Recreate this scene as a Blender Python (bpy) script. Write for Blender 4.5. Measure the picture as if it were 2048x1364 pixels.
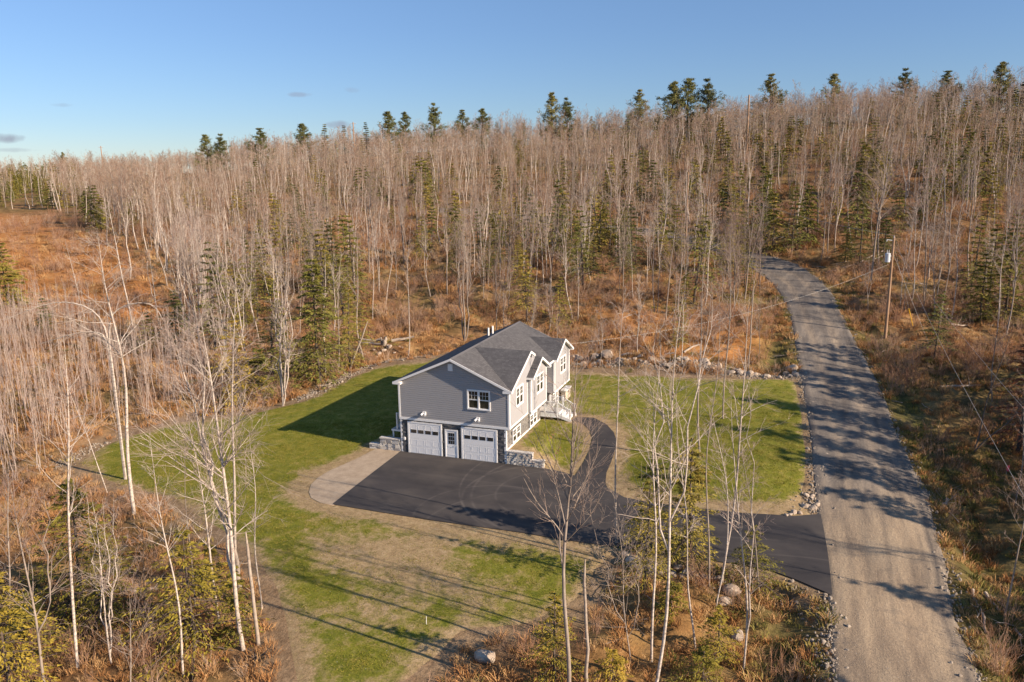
import bpy, math, random, time
import numpy as np
from mathutils import Vector, Matrix
from mathutils.geometry import delaunay_2d_cdt
T0 = time.time()
for o in list(bpy.data.objects): bpy.data.objects.remove(o)
SC = bpy.context.scene
COL = SC.collection
R = math.radians

# ------------------------------------------------------------------ camera, sky, sun, exposure
CAM_POS = np.array([26.877, -49.710, 20.248]); FPX = 1593.0
PITCH, YAW, ROLL = R(12.074), R(-19.986), R(-0.690)
FW = np.array([math.sin(YAW)*math.cos(PITCH), math.cos(YAW)*math.cos(PITCH), -math.sin(PITCH)])
_rt = np.array([math.cos(YAW), -math.sin(YAW), 0.0]); _up = np.cross(_rt, FW)
RT = _rt*math.cos(ROLL) + _up*math.sin(ROLL); UP = np.cross(RT, FW)
cam_d = bpy.data.cameras.new('camera'); cam = bpy.data.objects.new('camera', cam_d); COL.objects.link(cam)
cam.matrix_world = Matrix(((RT[0], UP[0], -FW[0], CAM_POS[0]), (RT[1], UP[1], -FW[1], CAM_POS[1]), (RT[2], UP[2], -FW[2], CAM_POS[2]), (0, 0, 0, 1)))
cam_d.sensor_width = 36; cam_d.lens = FPX/2048*36; cam_d.clip_start = 0.5; cam_d.clip_end = 8000
SC.camera = cam
SUN_EL, SUN_AZ = R(24.5), R(8.5)          # sun stands to the right, 7.5 degrees in front of the garage wall
world = bpy.data.worlds.new('World'); SC.world = world; world.use_nodes = True
wn = world.node_tree.nodes; wl = world.node_tree.links; wn.clear()
w_out = wn.new('ShaderNodeOutputWorld'); w_bg = wn.new('ShaderNodeBackground'); w_sky = wn.new('ShaderNodeTexSky')
w_sky.sky_type = 'NISHITA'; w_sky.sun_disc = False; w_sky.sun_elevation = SUN_EL; w_sky.sun_rotation = R(97.5)
w_sky.air_density = 1.0; w_sky.dust_density = 0.05; w_sky.ozone_density = 3.4; w_sky.altitude = 150
w_bg.inputs[1].default_value = 0.103
w_tc = wn.new('ShaderNodeTexCoord'); w_sp = wn.new('ShaderNodeSeparateXYZ'); wl.new(w_tc.outputs['Generated'], w_sp.inputs[0])
w_rp = wn.new('ShaderNodeValToRGB'); wl.new(w_sp.outputs[2], w_rp.inputs[0]); w_mx = wn.new('ShaderNodeMix'); w_mx.data_type = 'RGBA'; w_mx.blend_type = 'MULTIPLY'; w_mx.inputs[0].default_value = 1
_e = w_rp.color_ramp.elements; _e[0].position = 0.0; _e[0].color = (.44, .485, .60, 1); _e[1].position = .55; _e[1].color = (.88, .87, .87, 1)
for _p, _c in ((.06, (.45, .50, .62, 1)), (.16, (.52, .56, .67, 1)), (.30, (.66, .68, .74, 1))): _n = _e.new(_p); _n.color = _c
wl.new(w_sky.outputs[0], w_mx.inputs[6]); wl.new(w_rp.outputs[0], w_mx.inputs[7]); 
_last = w_mx.outputs[2]
def _w(op, a, b=None):
    n = wn.new('ShaderNodeMath'); n.operation = op
    for i, v in ((0, a), (1, b)):
        if v is None: continue
        if isinstance(v, bpy.types.NodeSocket): wl.new(v, n.inputs[i])
        else: n.inputs[i].default_value = v
    return n.outputs[0]
def _dot(v):
    n = wn.new('ShaderNodeVectorMath'); n.operation = 'DOT_PRODUCT'; wl.new(w_tc.outputs['Generated'], n.inputs[0]); n.inputs[1].default_value = tuple(v); return n.outputs['Value']
w_nz = wn.new('ShaderNodeTexNoise'); w_nz.inputs['Scale'].default_value = 60; w_nz.inputs['Detail'].default_value = 5; wl.new(w_tc.outputs['Generated'], w_nz.inputs['Vector'])
for (u, v, ru, rv, k) in ((8, 276, 34, 9, .75), (672, 249, 24, 8, .6), (600, 189, 26, 5, .42), (703, 180, 16, 6, .22), (126, 210, 22, 4, .25), (30, 300, 40, 4, .3)):
    d0 = FW + RT*((u-1024)/FPX) - UP*((v-682)/FPX); d0 = d0/np.linalg.norm(d0); rr_ = np.cross(d0, [0, 0, 1]); rr_ /= np.linalg.norm(rr_); uu_ = np.cross(rr_, d0)
    a = _w('DIVIDE', _dot(rr_), ru/FPX); b = _w('DIVIDE', _dot(uu_), rv/FPX); q = _w('ADD', _w('MULTIPLY', a, a), _w('MULTIPLY', b, b))
    q = _w('ADD', q, _w('MULTIPLY', _w('SUBTRACT', w_nz.outputs['Fac'], .5), 2.4)); m = _w('MULTIPLY', _w('MAXIMUM', _w('SUBTRACT', 1.0, q), 0.0), k); m = _w('MINIMUM', m, k)
    m = _w('MULTIPLY', m, _w('GREATER_THAN', _dot(d0), .5))
    mx = wn.new('ShaderNodeMix'); mx.data_type = 'RGBA'; wl.new(m, mx.inputs[0]); wl.new(_last, mx.inputs[6]); mx.inputs[7].default_value = (1.6, 1.65, 2.1, 1); _last = mx.outputs[2]
wl.new(_last, w_bg.inputs[0]); wl.new(w_bg.outputs[0], w_out.inputs[0])
sun_d = bpy.data.lights.new('sun', 'SUN'); sun_d.energy = 5.0; sun_d.angle = R(0.55); sun_d.color = (1.0, 0.82, 0.63)
sun = bpy.data.objects.new('sun', sun_d); COL.objects.link(sun)
SUN_DIR = Vector((-math.cos(SUN_EL)*math.cos(SUN_AZ), math.cos(SUN_EL)*math.sin(SUN_AZ), -math.sin(SUN_EL)))
sun.rotation_euler = SUN_DIR.to_track_quat('-Z', 'Y').to_euler(); sun.location = (60, -10, 60)
SC.view_settings.view_transform = 'Standard'; SC.view_settings.look = 'None'
SC.view_settings.exposure = 0.90; SC.view_settings.gamma = 1.0; SC.view_settings.use_curve_mapping = False

# ------------------------------------------------------------------ rays and pixel helpers (positions are solved once, on the terrain)
def ray(u, v):
    return FW + RT*((u-1024)/FPX) - UP*((v-682)/FPX)
def hit(u, v, z):
    d = ray(u, v); s = (z-CAM_POS[2])/d[2]; return CAM_POS + s*d
def at_depth(u, depth, z):
    d = ray(u, 341); h = math.hypot(d[0], d[1]); k = depth/(d[0]*math.sin(YAW)+d[1]*math.cos(YAW))
    return np.array([CAM_POS[0]+d[0]*k, CAM_POS[1]+d[1]*k, z])
def project(P):
    Q = np.asarray(P, float)-CAM_POS; dd = Q@FW
    dd = np.where(np.abs(dd) < 1e-6, 1e-6, dd)
    return 1024+FPX*(Q@RT)/dd, 682-FPX*(Q@UP)/dd, dd
def sstep(x):
    x = np.clip(x, 0, 1); return x*x*(3-2*x)
def seg_dist(P, poly, closed=True):
    P = np.asarray(P, float)[:, :2]; A = np.asarray(poly, float)[:, :2]
    B = np.roll(A, -1, 0) if closed else A[1:]
    if not closed: A = A[:-1]
    best = np.full(len(P), 1e9)
    for a, b in zip(A, B):
        ab = b-a; L = max(ab@ab, 1e-9); t = np.clip(((P-a)@ab)/L, 0, 1)
        best = np.minimum(best, np.hypot(*(P-(a+t[:, None]*ab)).T))
    return best
def inside(P, poly):
    P = np.asarray(P, float); x, y = P[:, 0], P[:, 1]; A = np.asarray(poly, float); r = np.zeros(len(P), bool)
    n = len(A)
    for i in range(n):
        x1, y1 = A[i][:2]; x2, y2 = A[(i+1) % n][:2]
        if y1 == y2: continue
        c = ((y1 > y) != (y2 > y)) & (x < (x2-x1)*(y-y1)/(y2-y1)+x1)
        r ^= c
    return r

# ------------------------------------------------------------------ terrain
DRIVE_PX = [(799, 906), (1010, 929.5), (1089, 932), (1120, 944), (1149, 953), (1170, 957), (1211, 966), (1215, 978), (1249, 997), (1297, 1007), (1395, 1021), (1492, 1033), (1589, 1039), (1641, 1033),
            (1652, 1089), (1662, 1148), (1664, 1195), (1638, 1184), (1589, 1162), (1540, 1143), (1470, 1128), (1400, 1119), (1300, 1105), (1200, 1091), (1118, 1080), (1050, 1068), (876, 1044), (760, 1026), (665, 1010)]
DRIVE = np.array([hit(u, v, 0.0)[:2] for u, v in DRIVE_PX]); DRIVE[0] = (-0.05, -0.02); DRIVE[1] = (8.3, -0.02); DRIVE[2] = (11.05, -0.05)
def bump(P):
    P = np.atleast_2d(P); x, y = P[:, 0], P[:, 1]
    d = seg_dist(P, DRIVE); ins = inside(P, DRIVE)
    h = np.zeros(len(P))
    right = (x > 8.2) & (~ins) & (y > -12)
    h = np.where(right, 1.0*sstep(d/7.0)*sstep((y+1.0+0.36*(x-8))/5+.5), h)
    prof = np.interp(x, [8.2, 10.2, 10.35, 11.0, 11.4], [0.98, 0.98, 0.55, 0.5, 0.0])
    h = np.where((x > 8.2) & (x < 11.4) & (y > 0.15), np.maximum(h, prof), h)
    h = np.where((x >= 0) & (x <= 8.2) & (y > 0.15), 0.9, h)
    left = x < 0
    hl = 0.72*sstep((y+0.5)/6)*sstep((x+24)/14)
    pl = np.interp(x, [-3.0, -2.6, -1.85, -1.7, 0], [0.0, 0.33, 0.36, 0.85, 0.9])
    h = np.where(left, hl, h)
    h = np.where(left & (x > -3.0) & (y > 0.15), np.maximum(h, pl), h)
    return h
CT = []
for u, v, z in [(665, 1010, 0), (876, 1044, 0), (1200, 1090, 0), (1492, 1133, -.05), (1650, 1100, .1), (1010, 929, 0), (803, 906, 0), (900, 970, 0), (1100, 1000, 0), (1300, 1050, 0), (1400, 1100, 0),
    (700, 1300, -.3), (1000, 1364, -.3), (1300, 1364, -.5), (300, 1364, -1), (0, 1364, -1.5), (560, 1100, -.2), (480, 960, -.2),
    (1800, 1364, 0), (1780, 1200, .1), (1740, 1040, .2), (1730, 900, .6), (1700, 760, 1.4), (1670, 680, 2.1), (1630, 600, 3.2), (1590, 545, 4.4), (1470, 500, 6.2), (1370, 478, 7.4), (1200, 455, 8.4),
    (2000, 1300, -.6), (1950, 1100, -.6), (1900, 900, 0.1), (1850, 760, 1.1), (2048, 700, 1.9), (1771, 668, 2), (1900, 600, 3.4), (2048, 560, 4.5), (1740, 565, 4.5),
    (1590, 760, 1.6), (1400, 760, 1.6), (1200, 745, 1.5), (1600, 900, .9), (1400, 900, 1.0),
    (1150, 710, 1.9), (1450, 730, 2.1), (1300, 650, 3), (1100, 640, 2.6), (900, 660, 2), (850, 700, 1.4), (740, 720, .9), (650, 780, .5), (480, 810, 0), (300, 850, -.4), (120, 920, -.8), (200, 990, -.9), (0, 800, -.9),
    (266, 654, 0.2), (100, 640, 0), (0, 600, .3), (300, 600, 1), (100, 560, 2), (100, 500, 5), (50, 425, 9),
    (500, 650, 1), (700, 620, 2.4), (900, 600, 3.4), (1000, 560, 4.6), (1300, 560, 4.8), (600, 560, 3.5), (400, 560, 2.8)]:
    CT.append(hit(u, v, z))
for u, dep, z in [(-300, 120, -1), (-300, 260, 10), (-500, 60, -2), (-400, 450, 17), (-700, 700, 17), (200, 260, 11.5), (200, 400, 17), (200, 520, 20), (450, 160, 6), (450, 300, 17), (700, 150, 6.5), (700, 220, 13), (700, 330, 23), (700, 430, 28),
    (1100, 140, 7), (1100, 194, 11.3), (1100, 280, 22), (1100, 380, 32), (1300, 240, 21), (1500, 150, 9), (1500, 200, 17.5), (1500, 300, 32), (1500, 380, 37.5), (1900, 125, 7), (1900, 160, 14.5), (1900, 218, 26), (1900, 280, 36), (1900, 350, 41),
    (2300, 60, 0), (2300, 100, 4), (2300, 160, 14), (2300, 280, 37), (2500, 350, 42), (2400, 30, 0), (0, 700, 17), (700, 700, 14), (1400, 700, 14), (2200, 700, 18), (-800, 1500, 4), (600, 1500, 4), (1600, 1500, 4), (3000, 1500, 4),
    (1024, 8, -.5), (200, 8, -1.5), (1900, 8, -.2), (1024, -60, -3), (-500, 20, -2), (3000, 30, 0)]:
    CT.append(at_depth(u, dep, z))
CT = np.array(CT)
def _k(r2): return 0.5*r2*np.log(np.maximum(r2, 1e-9))
_S = 50.0
_X = CT[:, :2]/_S; _Z = CT[:, 2]-bump(CT[:, :2]); _N = len(CT)
_K = _k(((_X[:, None]-_X[None])**2).sum(-1)) + 0.002*np.eye(_N)
_Pm = np.hstack([np.ones((_N, 1)), _X]); _A = np.block([[_K, _Pm], [_Pm.T, np.zeros((3, 3))]])
_W = np.linalg.solve(_A, np.concatenate([_Z, np.zeros(3)]))
def tps(P):
    P = np.atleast_2d(P)[:, :2]/_S; out = np.empty(len(P))
    for i in range(0, len(P), 20000):
        q = P[i:i+20000]; k = _k(((q[:, None]-_X[None])**2).sum(-1))
        out[i:i+20000] = k@_W[:_N] + _W[_N] + q@_W[_N+1:]
    return out
def T(P):
    P = np.atleast_2d(np.asarray(P, float))
    far = sstep((np.hypot(P[:, 0], P[:, 1])-900)/800)
    return (tps(P) + bump(P))*(1-far) + 2.0*far
def march(u, v):
    d = ray(u, v); s = 22*1.012**np.arange(300); pts = CAM_POS+s[:, None]*d
    g = pts[:, 2]-T(pts); i = np.argmax(g < 0)
    if not (g < 0).any(): i = 299
    i = max(i, 1)
    for _ in range(2):
        s2 = np.linspace(s[i-1], s[i], 9); p2 = CAM_POS+s2[:, None]*d; g2 = p2[:, 2]-T(p2); j = max(int(np.argmax(g2 < 0)), 1); s = s2; i = j
    a, b = g2[j-1], g2[j]; t = a/(a-b) if a != b else 0.5
    return p2[j-1]+(p2[j]-p2[j-1])*t
LAWN_PX = [(872, 712), (845, 720), (780, 727), (735, 738), (690, 757), (650, 779), (605, 800), (560, 812), (500, 825), (420, 832), (340, 843), (300, 856), (250, 870), (190, 895), (140, 930), (190, 962), (250, 985), (330, 1000), (380, 1040), (440, 1075), (490, 1120), (530, 1180), (548, 1250), (560, 1330), (575, 1420),
           (780, 1400), (845, 1362), (905, 1308), (942, 1272), (1000, 1268), (1062, 1262), (1112, 1238), (1160, 1215), (1195, 1180), (1215, 1140), (1245, 1112), (1330, 1122), (1420, 1136), (1510, 1150), (1590, 1175), (1650, 1200),
           (1664, 1150), (1648, 1040), (1622, 1008), (1628, 960), (1627, 900), (1618, 830), (1606, 775), (1596, 756), (1500, 754), (1380, 752), (1260, 746), (1142, 738), (1080, 716), (1000, 706)]
LAWN = np.array([march(u, v)[:2] for u, v in LAWN_PX])
APRON = np.array([hit(u, v, 0)[:2] for u, v in [(801, 905.5), (752, 898.5), (715, 918), (660, 942), (636, 956), (622, 970), (618, 984), (622, 996), (640, 1006), (667, 1012)]]); APRON[0] = (-0.03, -0.03)
ROAD_L = [(1690, 2100), (1684, 1600), (1674, 1364), (1668, 1250), (1663, 1190), (1655, 1110), (1641, 1033), (1636, 992), (1630, 940), (1628, 895), (1618, 821), (1608, 773), (1599, 729), (1591, 672), (1581, 625), (1562, 585), (1533, 555), (1498, 532), (1448, 511), (1407, 497), (1366, 487), (1283, 471), (1200, 462), (1120, 452), (1040, 440), (950, 430), (880, 425)]
ROAD_R = [(2200, 2100), (2040, 1600), (1947, 1364), (1920, 1260), (1881, 1118), (1852, 992), (1828, 943), (1798, 885), (1774, 822), (1750, 763), (1725, 714), (1717, 700), (1693, 652), (1668, 598), (1637, 560), (1605, 534), (1555, 517), (1508, 506), (1448, 491), (1399, 477), (1366, 468), (1290, 457), (1200, 449), (1120, 440), (1040, 429), (950, 420), (880, 416)]
RL = np.array([march(*p) for p in ROAD_L]); RR = np.array([march(*p) for p in ROAD_R])
ROADPOLY = np.vstack([RL[:, :2], RR[::-1, :2]])
PATH_IN = [(1142, 842), (1158, 845), (1170, 852), (1180, 863), (1185, 878), (1180, 901), (1170, 922), (1160, 938), (1150, 953)]
PATH_OUT = [(1155, 835), (1188, 837), (1213, 850), (1228, 867), (1233, 885), (1229, 906), (1221, 928), (1213, 946), (1211, 967)]
PATHP = np.array([march(u, v)[:2] for u, v in PATH_IN+[(1170, 965)]+PATH_OUT[::-1]])
RS = np.random.RandomState(7)
_wd = [(RS.uniform(0, 6.28), RS.uniform(0, 6.28), wl_) for wl_ in (17, 11, 7, 5, 3.7, 2.6, 1.9, 1.5) for _ in range(3)]
def rough(P):
    P = np.atleast_2d(P); n = np.zeros(len(P))
    for a, ph, L in _wd: n += (L**0.75)*np.sin((P[:, 0]*math.cos(a)+P[:, 1]*math.sin(a))*6.283/L+ph)
    return n*0.022
ALLP = [LAWN, DRIVE, APRON, ROADPOLY]
def clear_dist(P):                       # distance from lawn, drive and road (0 inside)
    P = np.atleast_2d(P); d = np.full(len(P), 1e9); ins = np.zeros(len(P), bool)
    for q in ALLP:
        d = np.minimum(d, seg_dist(P, q)); ins |= inside(P, q)
    ins |= (P[:, 0] > -1) & (P[:, 0] < 10) & (P[:, 1] > -1) & (P[:, 1] < 16)
    return np.where(ins, 0, d)
def G(P):                                # ground height with relief in the wild parts
    P = np.atleast_2d(np.asarray(P, float)); d = clear_dist(P)
    m = sstep((d-0.3)/3.0)*np.exp(-np.maximum(0, P[:, 1]-60)/60); dr = seg_dist(P, ROADPOLY); ir = inside(P, ROADPOLY)
    ditch = np.where(ir, 0, -0.45*np.exp(-((dr-2.2)/1.1)**2))*(clear_dist(P) > 0.4)
    ditch = ditch*(1-inside(P, LAWN))
    return T(P)+rough(P)*m+ditch

# ------------------------------------------------------------------ mesh helpers
def link(o, parent=None):
    COL.objects.link(o)
    if parent is not None: o.parent = parent
    return o
def tag(o, label=None, cat=None, group=None, kind=None):
    if label: o['label'] = label
    if cat: o['category'] = cat
    if group: o['group'] = group
    if kind: o['kind'] = kind
    return o
def np_mesh(name, V, Q=None, Tr=None, mats=(), qmat=None, tmat=None, smooth=False):
    me = bpy.data.meshes.new(name); V = np.asarray(V, np.float32)
    Q = np.zeros((0, 4), np.int32) if Q is None else np.asarray(Q, np.int32); Tr = np.zeros((0, 3), np.int32) if Tr is None else np.asarray(Tr, np.int32)
    me.vertices.add(len(V)); me.vertices.foreach_set('co', V.ravel())
    nl = len(Q)*4+len(Tr)*3; me.loops.add(nl); me.loops.foreach_set('vertex_index', np.concatenate([Q.ravel(), Tr.ravel()]).astype(np.int32))
    npoly = len(Q)+len(Tr); me.polygons.add(npoly)
    ls = np.concatenate([np.arange(len(Q))*4, len(Q)*4+np.arange(len(Tr))*3]).astype(np.int32)
    me.polygons.foreach_set('loop_start', ls)
    mi = np.zeros(npoly, np.int32)
    if qmat is not None: mi[:len(Q)] = qmat
    if tmat is not None: mi[len(Q):] = tmat
    me.polygons.foreach_set('material_index', mi)
    if smooth: me.polygons.foreach_set('use_smooth', np.ones(npoly, bool))
    for m in mats: me.materials.append(m)
    me.update(calc_edges=True); me.validate()
    return me
def obj(name, me, parent=None, loc=None, rot=None):
    o = bpy.data.objects.new(name, me)
    if loc is not None: o.location = loc
    if rot is not None: o.rotation_euler = rot
    return link(o, parent)
def empty(name, loc=(0, 0, 0), rz=0.0):
    o = bpy.data.objects.new(name, None); o.location = loc; o.rotation_euler = (0, 0, rz); o.empty_display_size = 0.3
    return link(o)
class MB:
    """collects boxes, prisms, tubes into one mesh"""
    def __init__(s): s.v = []; s.f = []; s.m = []
    def poly(s, pts, m=0):
        n = len(s.v); s.v += [tuple(map(float, p)) for p in pts]; s.f.append(tuple(range(n, n+len(pts)))); s.m.append(m)
    def box(s, x0, x1, y0, y1, z0, z1, m=0):
        n = len(s.v); s.v += [(x0, y0, z0), (x1, y0, z0), (x1, y1, z0), (x0, y1, z0), (x0, y0, z1), (x1, y0, z1), (x1, y1, z1), (x0, y1, z1)]
        for f in ((0, 3, 2, 1), (4, 5, 6, 7), (0, 1, 5, 4), (1, 2, 6, 5), (2, 3, 7, 6), (3, 0, 4, 7)): s.f.append(tuple(n+i for i in f)); s.m.append(m)
        return s
    def prism(s, poly, off, m=0):
        """closed polygon (3-D points) swept by offset vector"""
        n = len(s.v); k = len(poly); off = np.array(off, float)
        s.v += [tuple(map(float, p)) for p in poly]+[tuple(np.array(p, float)+off) for p in poly]
        s.f.append(tuple(range(n+k-1, n-1, -1))); s.m.append(m); s.f.append(tuple(range(n+k, n+2*k))); s.m.append(m)
        for i in range(k):
            j = (i+1) % k; s.f.append((n+i, n+j, n+k+j, n+k+i)); s.m.append(m)
        return s
    def bar(s, a, b, w, h, m=0):
        a = Vector(a); b = Vector(b); d = (b-a).normalized(); up = Vector((0, 0, 1)) if abs(d.z) < .95 else Vector((0, 1, 0))
        r = d.cross(up).normalized()*(w/2); u = r.cross(d).normalized()*(h/2)
        return s.prism([a-r-u, a+r-u, a+r+u, a-r+u], b-a, m)
    def cyl(s, a, b, r0, r1=None, n=10, m=0):
        r1 = r0 if r1 is None else r1; a = Vector(a); b = Vector(b); d = (b-a).normalized(); up = Vector((0, 0, 1)) if abs(d.z) < .95 else Vector((0, 1, 0))
        r = d.cross(up).normalized(); u = r.cross(d).normalized(); k = len(s.v)
        for c, rr in ((a, r0), (b, r1)):
            for i in range(n):
                t = 2*math.pi*i/n; s.v.append(tuple(c+(r*math.cos(t)+u*math.sin(t))*rr))
        s.f.append(tuple(k+i for i in range(n))); s.m.append(m); s.f.append(tuple(k+n+i for i in reversed(range(n)))); s.m.append(m)
        for i in range(n):
            j = (i+1) % n; s.f.append((k+j, k+i, k+n+i, k+n+j)); s.m.append(m)
        return s
    def mesh(s, name, *mats):
        me = bpy.data.meshes.new(name); me.from_pydata(s.v, [], s.f)
        for m in mats: me.materials.append(m)
        if any(s.m): me.polygons.foreach_set('material_index', s.m)
        me.update()
        import bmesh
        bm = bmesh.new(); bm.from_mesh(me); bmesh.ops.recalc_face_normals(bm, faces=bm.faces); bm.to_mesh(me); bm.free()
        return me
    def build(s, name, mats, parent=None, loc=None):
        if not isinstance(mats, (tuple, list)): mats = (mats,)
        return obj(name, s.mesh(name, *mats), parent, loc)

# ------------------------------------------------------------------ materials
class NT:
    def __init__(s, name, rough=0.8, spec=0.3):
        s.m = bpy.data.materials.new(name); s.m.use_nodes = True; s.t = s.m.node_tree; s.n = s.t.nodes; s.b = s.n['Principled BSDF']
        s.b.inputs['Roughness'].default_value = rough; s.b.inputs['Specular IOR Level'].default_value = spec
        s.co = None
    def link(s, a, b): s.t.links.new(a, b)
    def coord(s, kind='Object'):
        if s.co is None: s.co = s.n.new('ShaderNodeTexCoord')
        return s.co.outputs[kind]
    def world(s):
        g = s.n.new('ShaderNodeNewGeometry'); return g.outputs['Position']
    def mapping(s, vec, scale=(1, 1, 1), rot=(0, 0, 0)):
        m = s.n.new('ShaderNodeMapping'); m.inputs['Scale'].default_value = scale; m.inputs['Rotation'].default_value = rot; s.link(vec, m.inputs['Vector']); return m.outputs[0]
    def noise(s, vec, scale, detail=4, rough=.6, dist=0.0):
        n = s.n.new('ShaderNodeTexNoise'); n.inputs['Scale'].default_value = scale; n.inputs['Detail'].default_value = detail; n.inputs['Roughness'].default_value = rough; n.inputs['Distortion'].default_value = dist
        s.link(vec, n.inputs['Vector']); return n.outputs['Fac']
    def voronoi(s, vec, scale, feat='F1', out='Distance'):
        n = s.n.new('ShaderNodeTexVoronoi'); n.feature = feat; n.inputs['Scale'].default_value = scale; s.link(vec, n.inputs['Vector']); return n.outputs[out]
    def ramp(s, fac, stops, interp='LINEAR'):
        n = s.n.new('ShaderNodeValToRGB'); n.color_ramp.interpolation = interp; e = n.color_ramp.elements
        while len(e) < len(stops): e.new(0.5)
        for el, (p, c) in zip(e, stops): el.position = p; el.color = (c[0], c[1], c[2], 1) if hasattr(c, '__len__') else (c, c, c, 1)
        s.link(fac, n.inputs['Fac']); return n.outputs['Color']
    def mix(s, fac, a, b, mode='MIX'):
        n = s.n.new('ShaderNodeMix'); n.data_type = 'RGBA'; n.blend_type = mode
        for i, v in ((0, fac), (6, a), (7, b)):
            if hasattr(v, 'is_output') or isinstance(v, bpy.types.NodeSocket): s.link(v, n.inputs[i])
            elif i == 0: n.inputs[0].default_value = v
            else: n.inputs[i].default_value = (*v, 1)
        return n.outputs[2]
    def math(s, op, a, b=0.0, clamp=False):
        n = s.n.new('ShaderNodeMath'); n.operation = op; n.use_clamp = clamp
        for i, v in ((0, a), (1, b)):
            if isinstance(v, bpy.types.NodeSocket): s.link(v, n.inputs[i])
            else: n.inputs[i].default_value = v
        return n.outputs[0]
    def attr(s, name):
        n = s.n.new('ShaderNodeAttribute'); n.attribute_name = name; return n.outputs['Fac']
    def rnd(s):
        return s.n.new('ShaderNodeObjectInfo').outputs['Random']
    def base(s, c):
        if isinstance(c, bpy.types.NodeSocket): s.link(c, s.b.inputs['Base Color'])
        else: s.b.inputs['Base Color'].default_value = (*c, 1)
    def bumpmap(s, h, strength=.5, dist=.05):
        n = s.n.new('ShaderNodeBump'); n.inputs['Strength'].default_value = strength; n.inputs['Distance'].default_value = dist; s.link(h, n.inputs['Height']); s.link(n.outputs[0], s.b.inputs['Normal'])
def plain(name, c, rough=.6, spec=.3, var=0.06, scale=3.0):
    t = NT(name, rough, spec); n = t.noise(t.coord(), scale, 5)
    t.base(t.mix(n, tuple(x*(1-var) for x in c), tuple(min(x*(1+var), 1) for x in c))); return t.m

# wild ground: dead grass, leaf litter, brush
t = NT('wild_ground', .95, .1); w = t.world()
n1 = t.noise(w, 0.07, 5, .6); n2 = t.noise(w, 0.55, 6, .68, .4); n3 = t.noise(w, 5.0, 5, .75)
c = t.ramp(n2, [(.28, (.085, .048, .028)), (.42, (.20, .105, .048)), (.52, (.31, .165, .070)), (.64, (.40, .245, .12)), (.78, (.46, .33, .19))])
c2 = t.ramp(n2, [(.30, (.075, .055, .025)), (.45, (.17, .12, .045)), (.60, (.27, .18, .070)), (.78, (.40, .29, .15))])
c = t.mix(t.ramp(n1, [(.42, 0.), (.60, 1.)]), c, c2)
og = t.ramp(n2, [(.3, (.26, .115, .040)), (.5, (.46, .20, .060)), (.7, (.52, .29, .12))])
c = t.mix(t.attr('orange'), c, og)
gr = t.ramp(n2, [(.3, (.035, .042, .016)), (.5, (.09, .098, .03)), (.7, (.20, .17, .065))])
c = t.mix(t.attr('green'), c, gr)
dirt = t.ramp(t.noise(w, 1.3, 6, .7), [(.3, (.19, .125, .072)), (.6, (.34, .245, .155)), (.8, (.40, .31, .21))])
c = t.mix(t.attr('dirt'), c, dirt)
c = t.mix(t.ramp(n3, [(.35, .40), (.62, 0.)]), c, (.05, .033, .02)); t.base(c)
t.bumpmap(t.math('ADD', n2, t.math('MULTIPLY', n3, .5)), .7, .22); M_WILD = t.m

t = NT('lawn_grass', .9, .15); w = t.world()
n1 = t.noise(w, .16, 4, .55, .3); n2 = t.noise(w, 1.1, 6, .7); n3 = t.noise(w, 9, 4, .8)
grass = t.ramp(n2, [(.28, (.095, .118, .012)), (.5, (.190, .190, .022)), (.72, (.32, .26, .055))])
soil = t.ramp(t.noise(w, 2.2, 6, .7), [(.3, (.24, .16, .085)), (.55, (.38, .27, .15)), (.8, (.50, .38, .24))])
bare = t.math('ADD', t.attr('bare'), t.math('ADD', t.math('MULTIPLY', t.math('SUBTRACT', n1, .5), 1.5), t.math('MULTIPLY', t.math('SUBTRACT', n2, .5), 1.5)))
c = t.mix(t.ramp(bare, [(.38, 0.), (.75, 1.)]), grass, soil)
c = t.mix(t.ramp(n3, [(.32, .45), (.6, 0.)]), c, (.04, .05, .012)); c = t.mix(t.ramp(t.noise(w, 3.2, 5, .75), [(.52, 0.), (.70, .5)]), c, (.36, .29, .12))
c = t.mix(t.ramp(t.voronoi(w, 2.3), [(.045, .8), (.06, 0.)], 'LINEAR'), c, (.50, .46, .38))
t.base(c); t.bumpmap(t.math('ADD', n2, n3), .6, .06); M_LAWN = t.m

t = NT('gravel_road', .95, .15); w = t.world(); mp = t.mapping(w, (1, .16, 1), (0, 0, R(4)))
n1 = t.noise(w, .09, 4, .6); n2 = t.noise(mp, .9, 5, .65); n3 = t.noise(w, 9, 5, .8)
grey = t.ramp(n2, [(.3, (.125, .108, .095)), (.7, (.25, .218, .185))]); tan = t.ramp(n2, [(.3, (.29, .215, .145)), (.7, (.46, .355, .24))])
c = t.mix(t.math('ADD', t.attr('tan'), t.math('MULTIPLY', t.math('SUBTRACT', n2, .5), 1.4), True), grey, tan)
c = t.mix(t.math('MULTIPLY', t.attr('rut'), t.ramp(n1, [(.35, .25), (.65, .75)])), c, (.115, .10, .088)); c = t.mix(t.ramp(n3, [(.3, .45), (.6, 0.)]), c, (.07, .062, .055)); c = t.mix(t.ramp(t.noise(w, .45, 5, .7, .8), [(.56, 0.), (.70, .45)]), c, (.105, .095, .088)); c = t.mix(t.ramp(t.voronoi(w, 4.5), [(.07, .75), (.10, 0.)]), c, (.48, .44, .39))
t.base(c); t.bumpmap(t.math('ADD', n3, t.math('MULTIPLY', n2, 1.5)), .8, .05); M_ROAD = t.m

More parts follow.
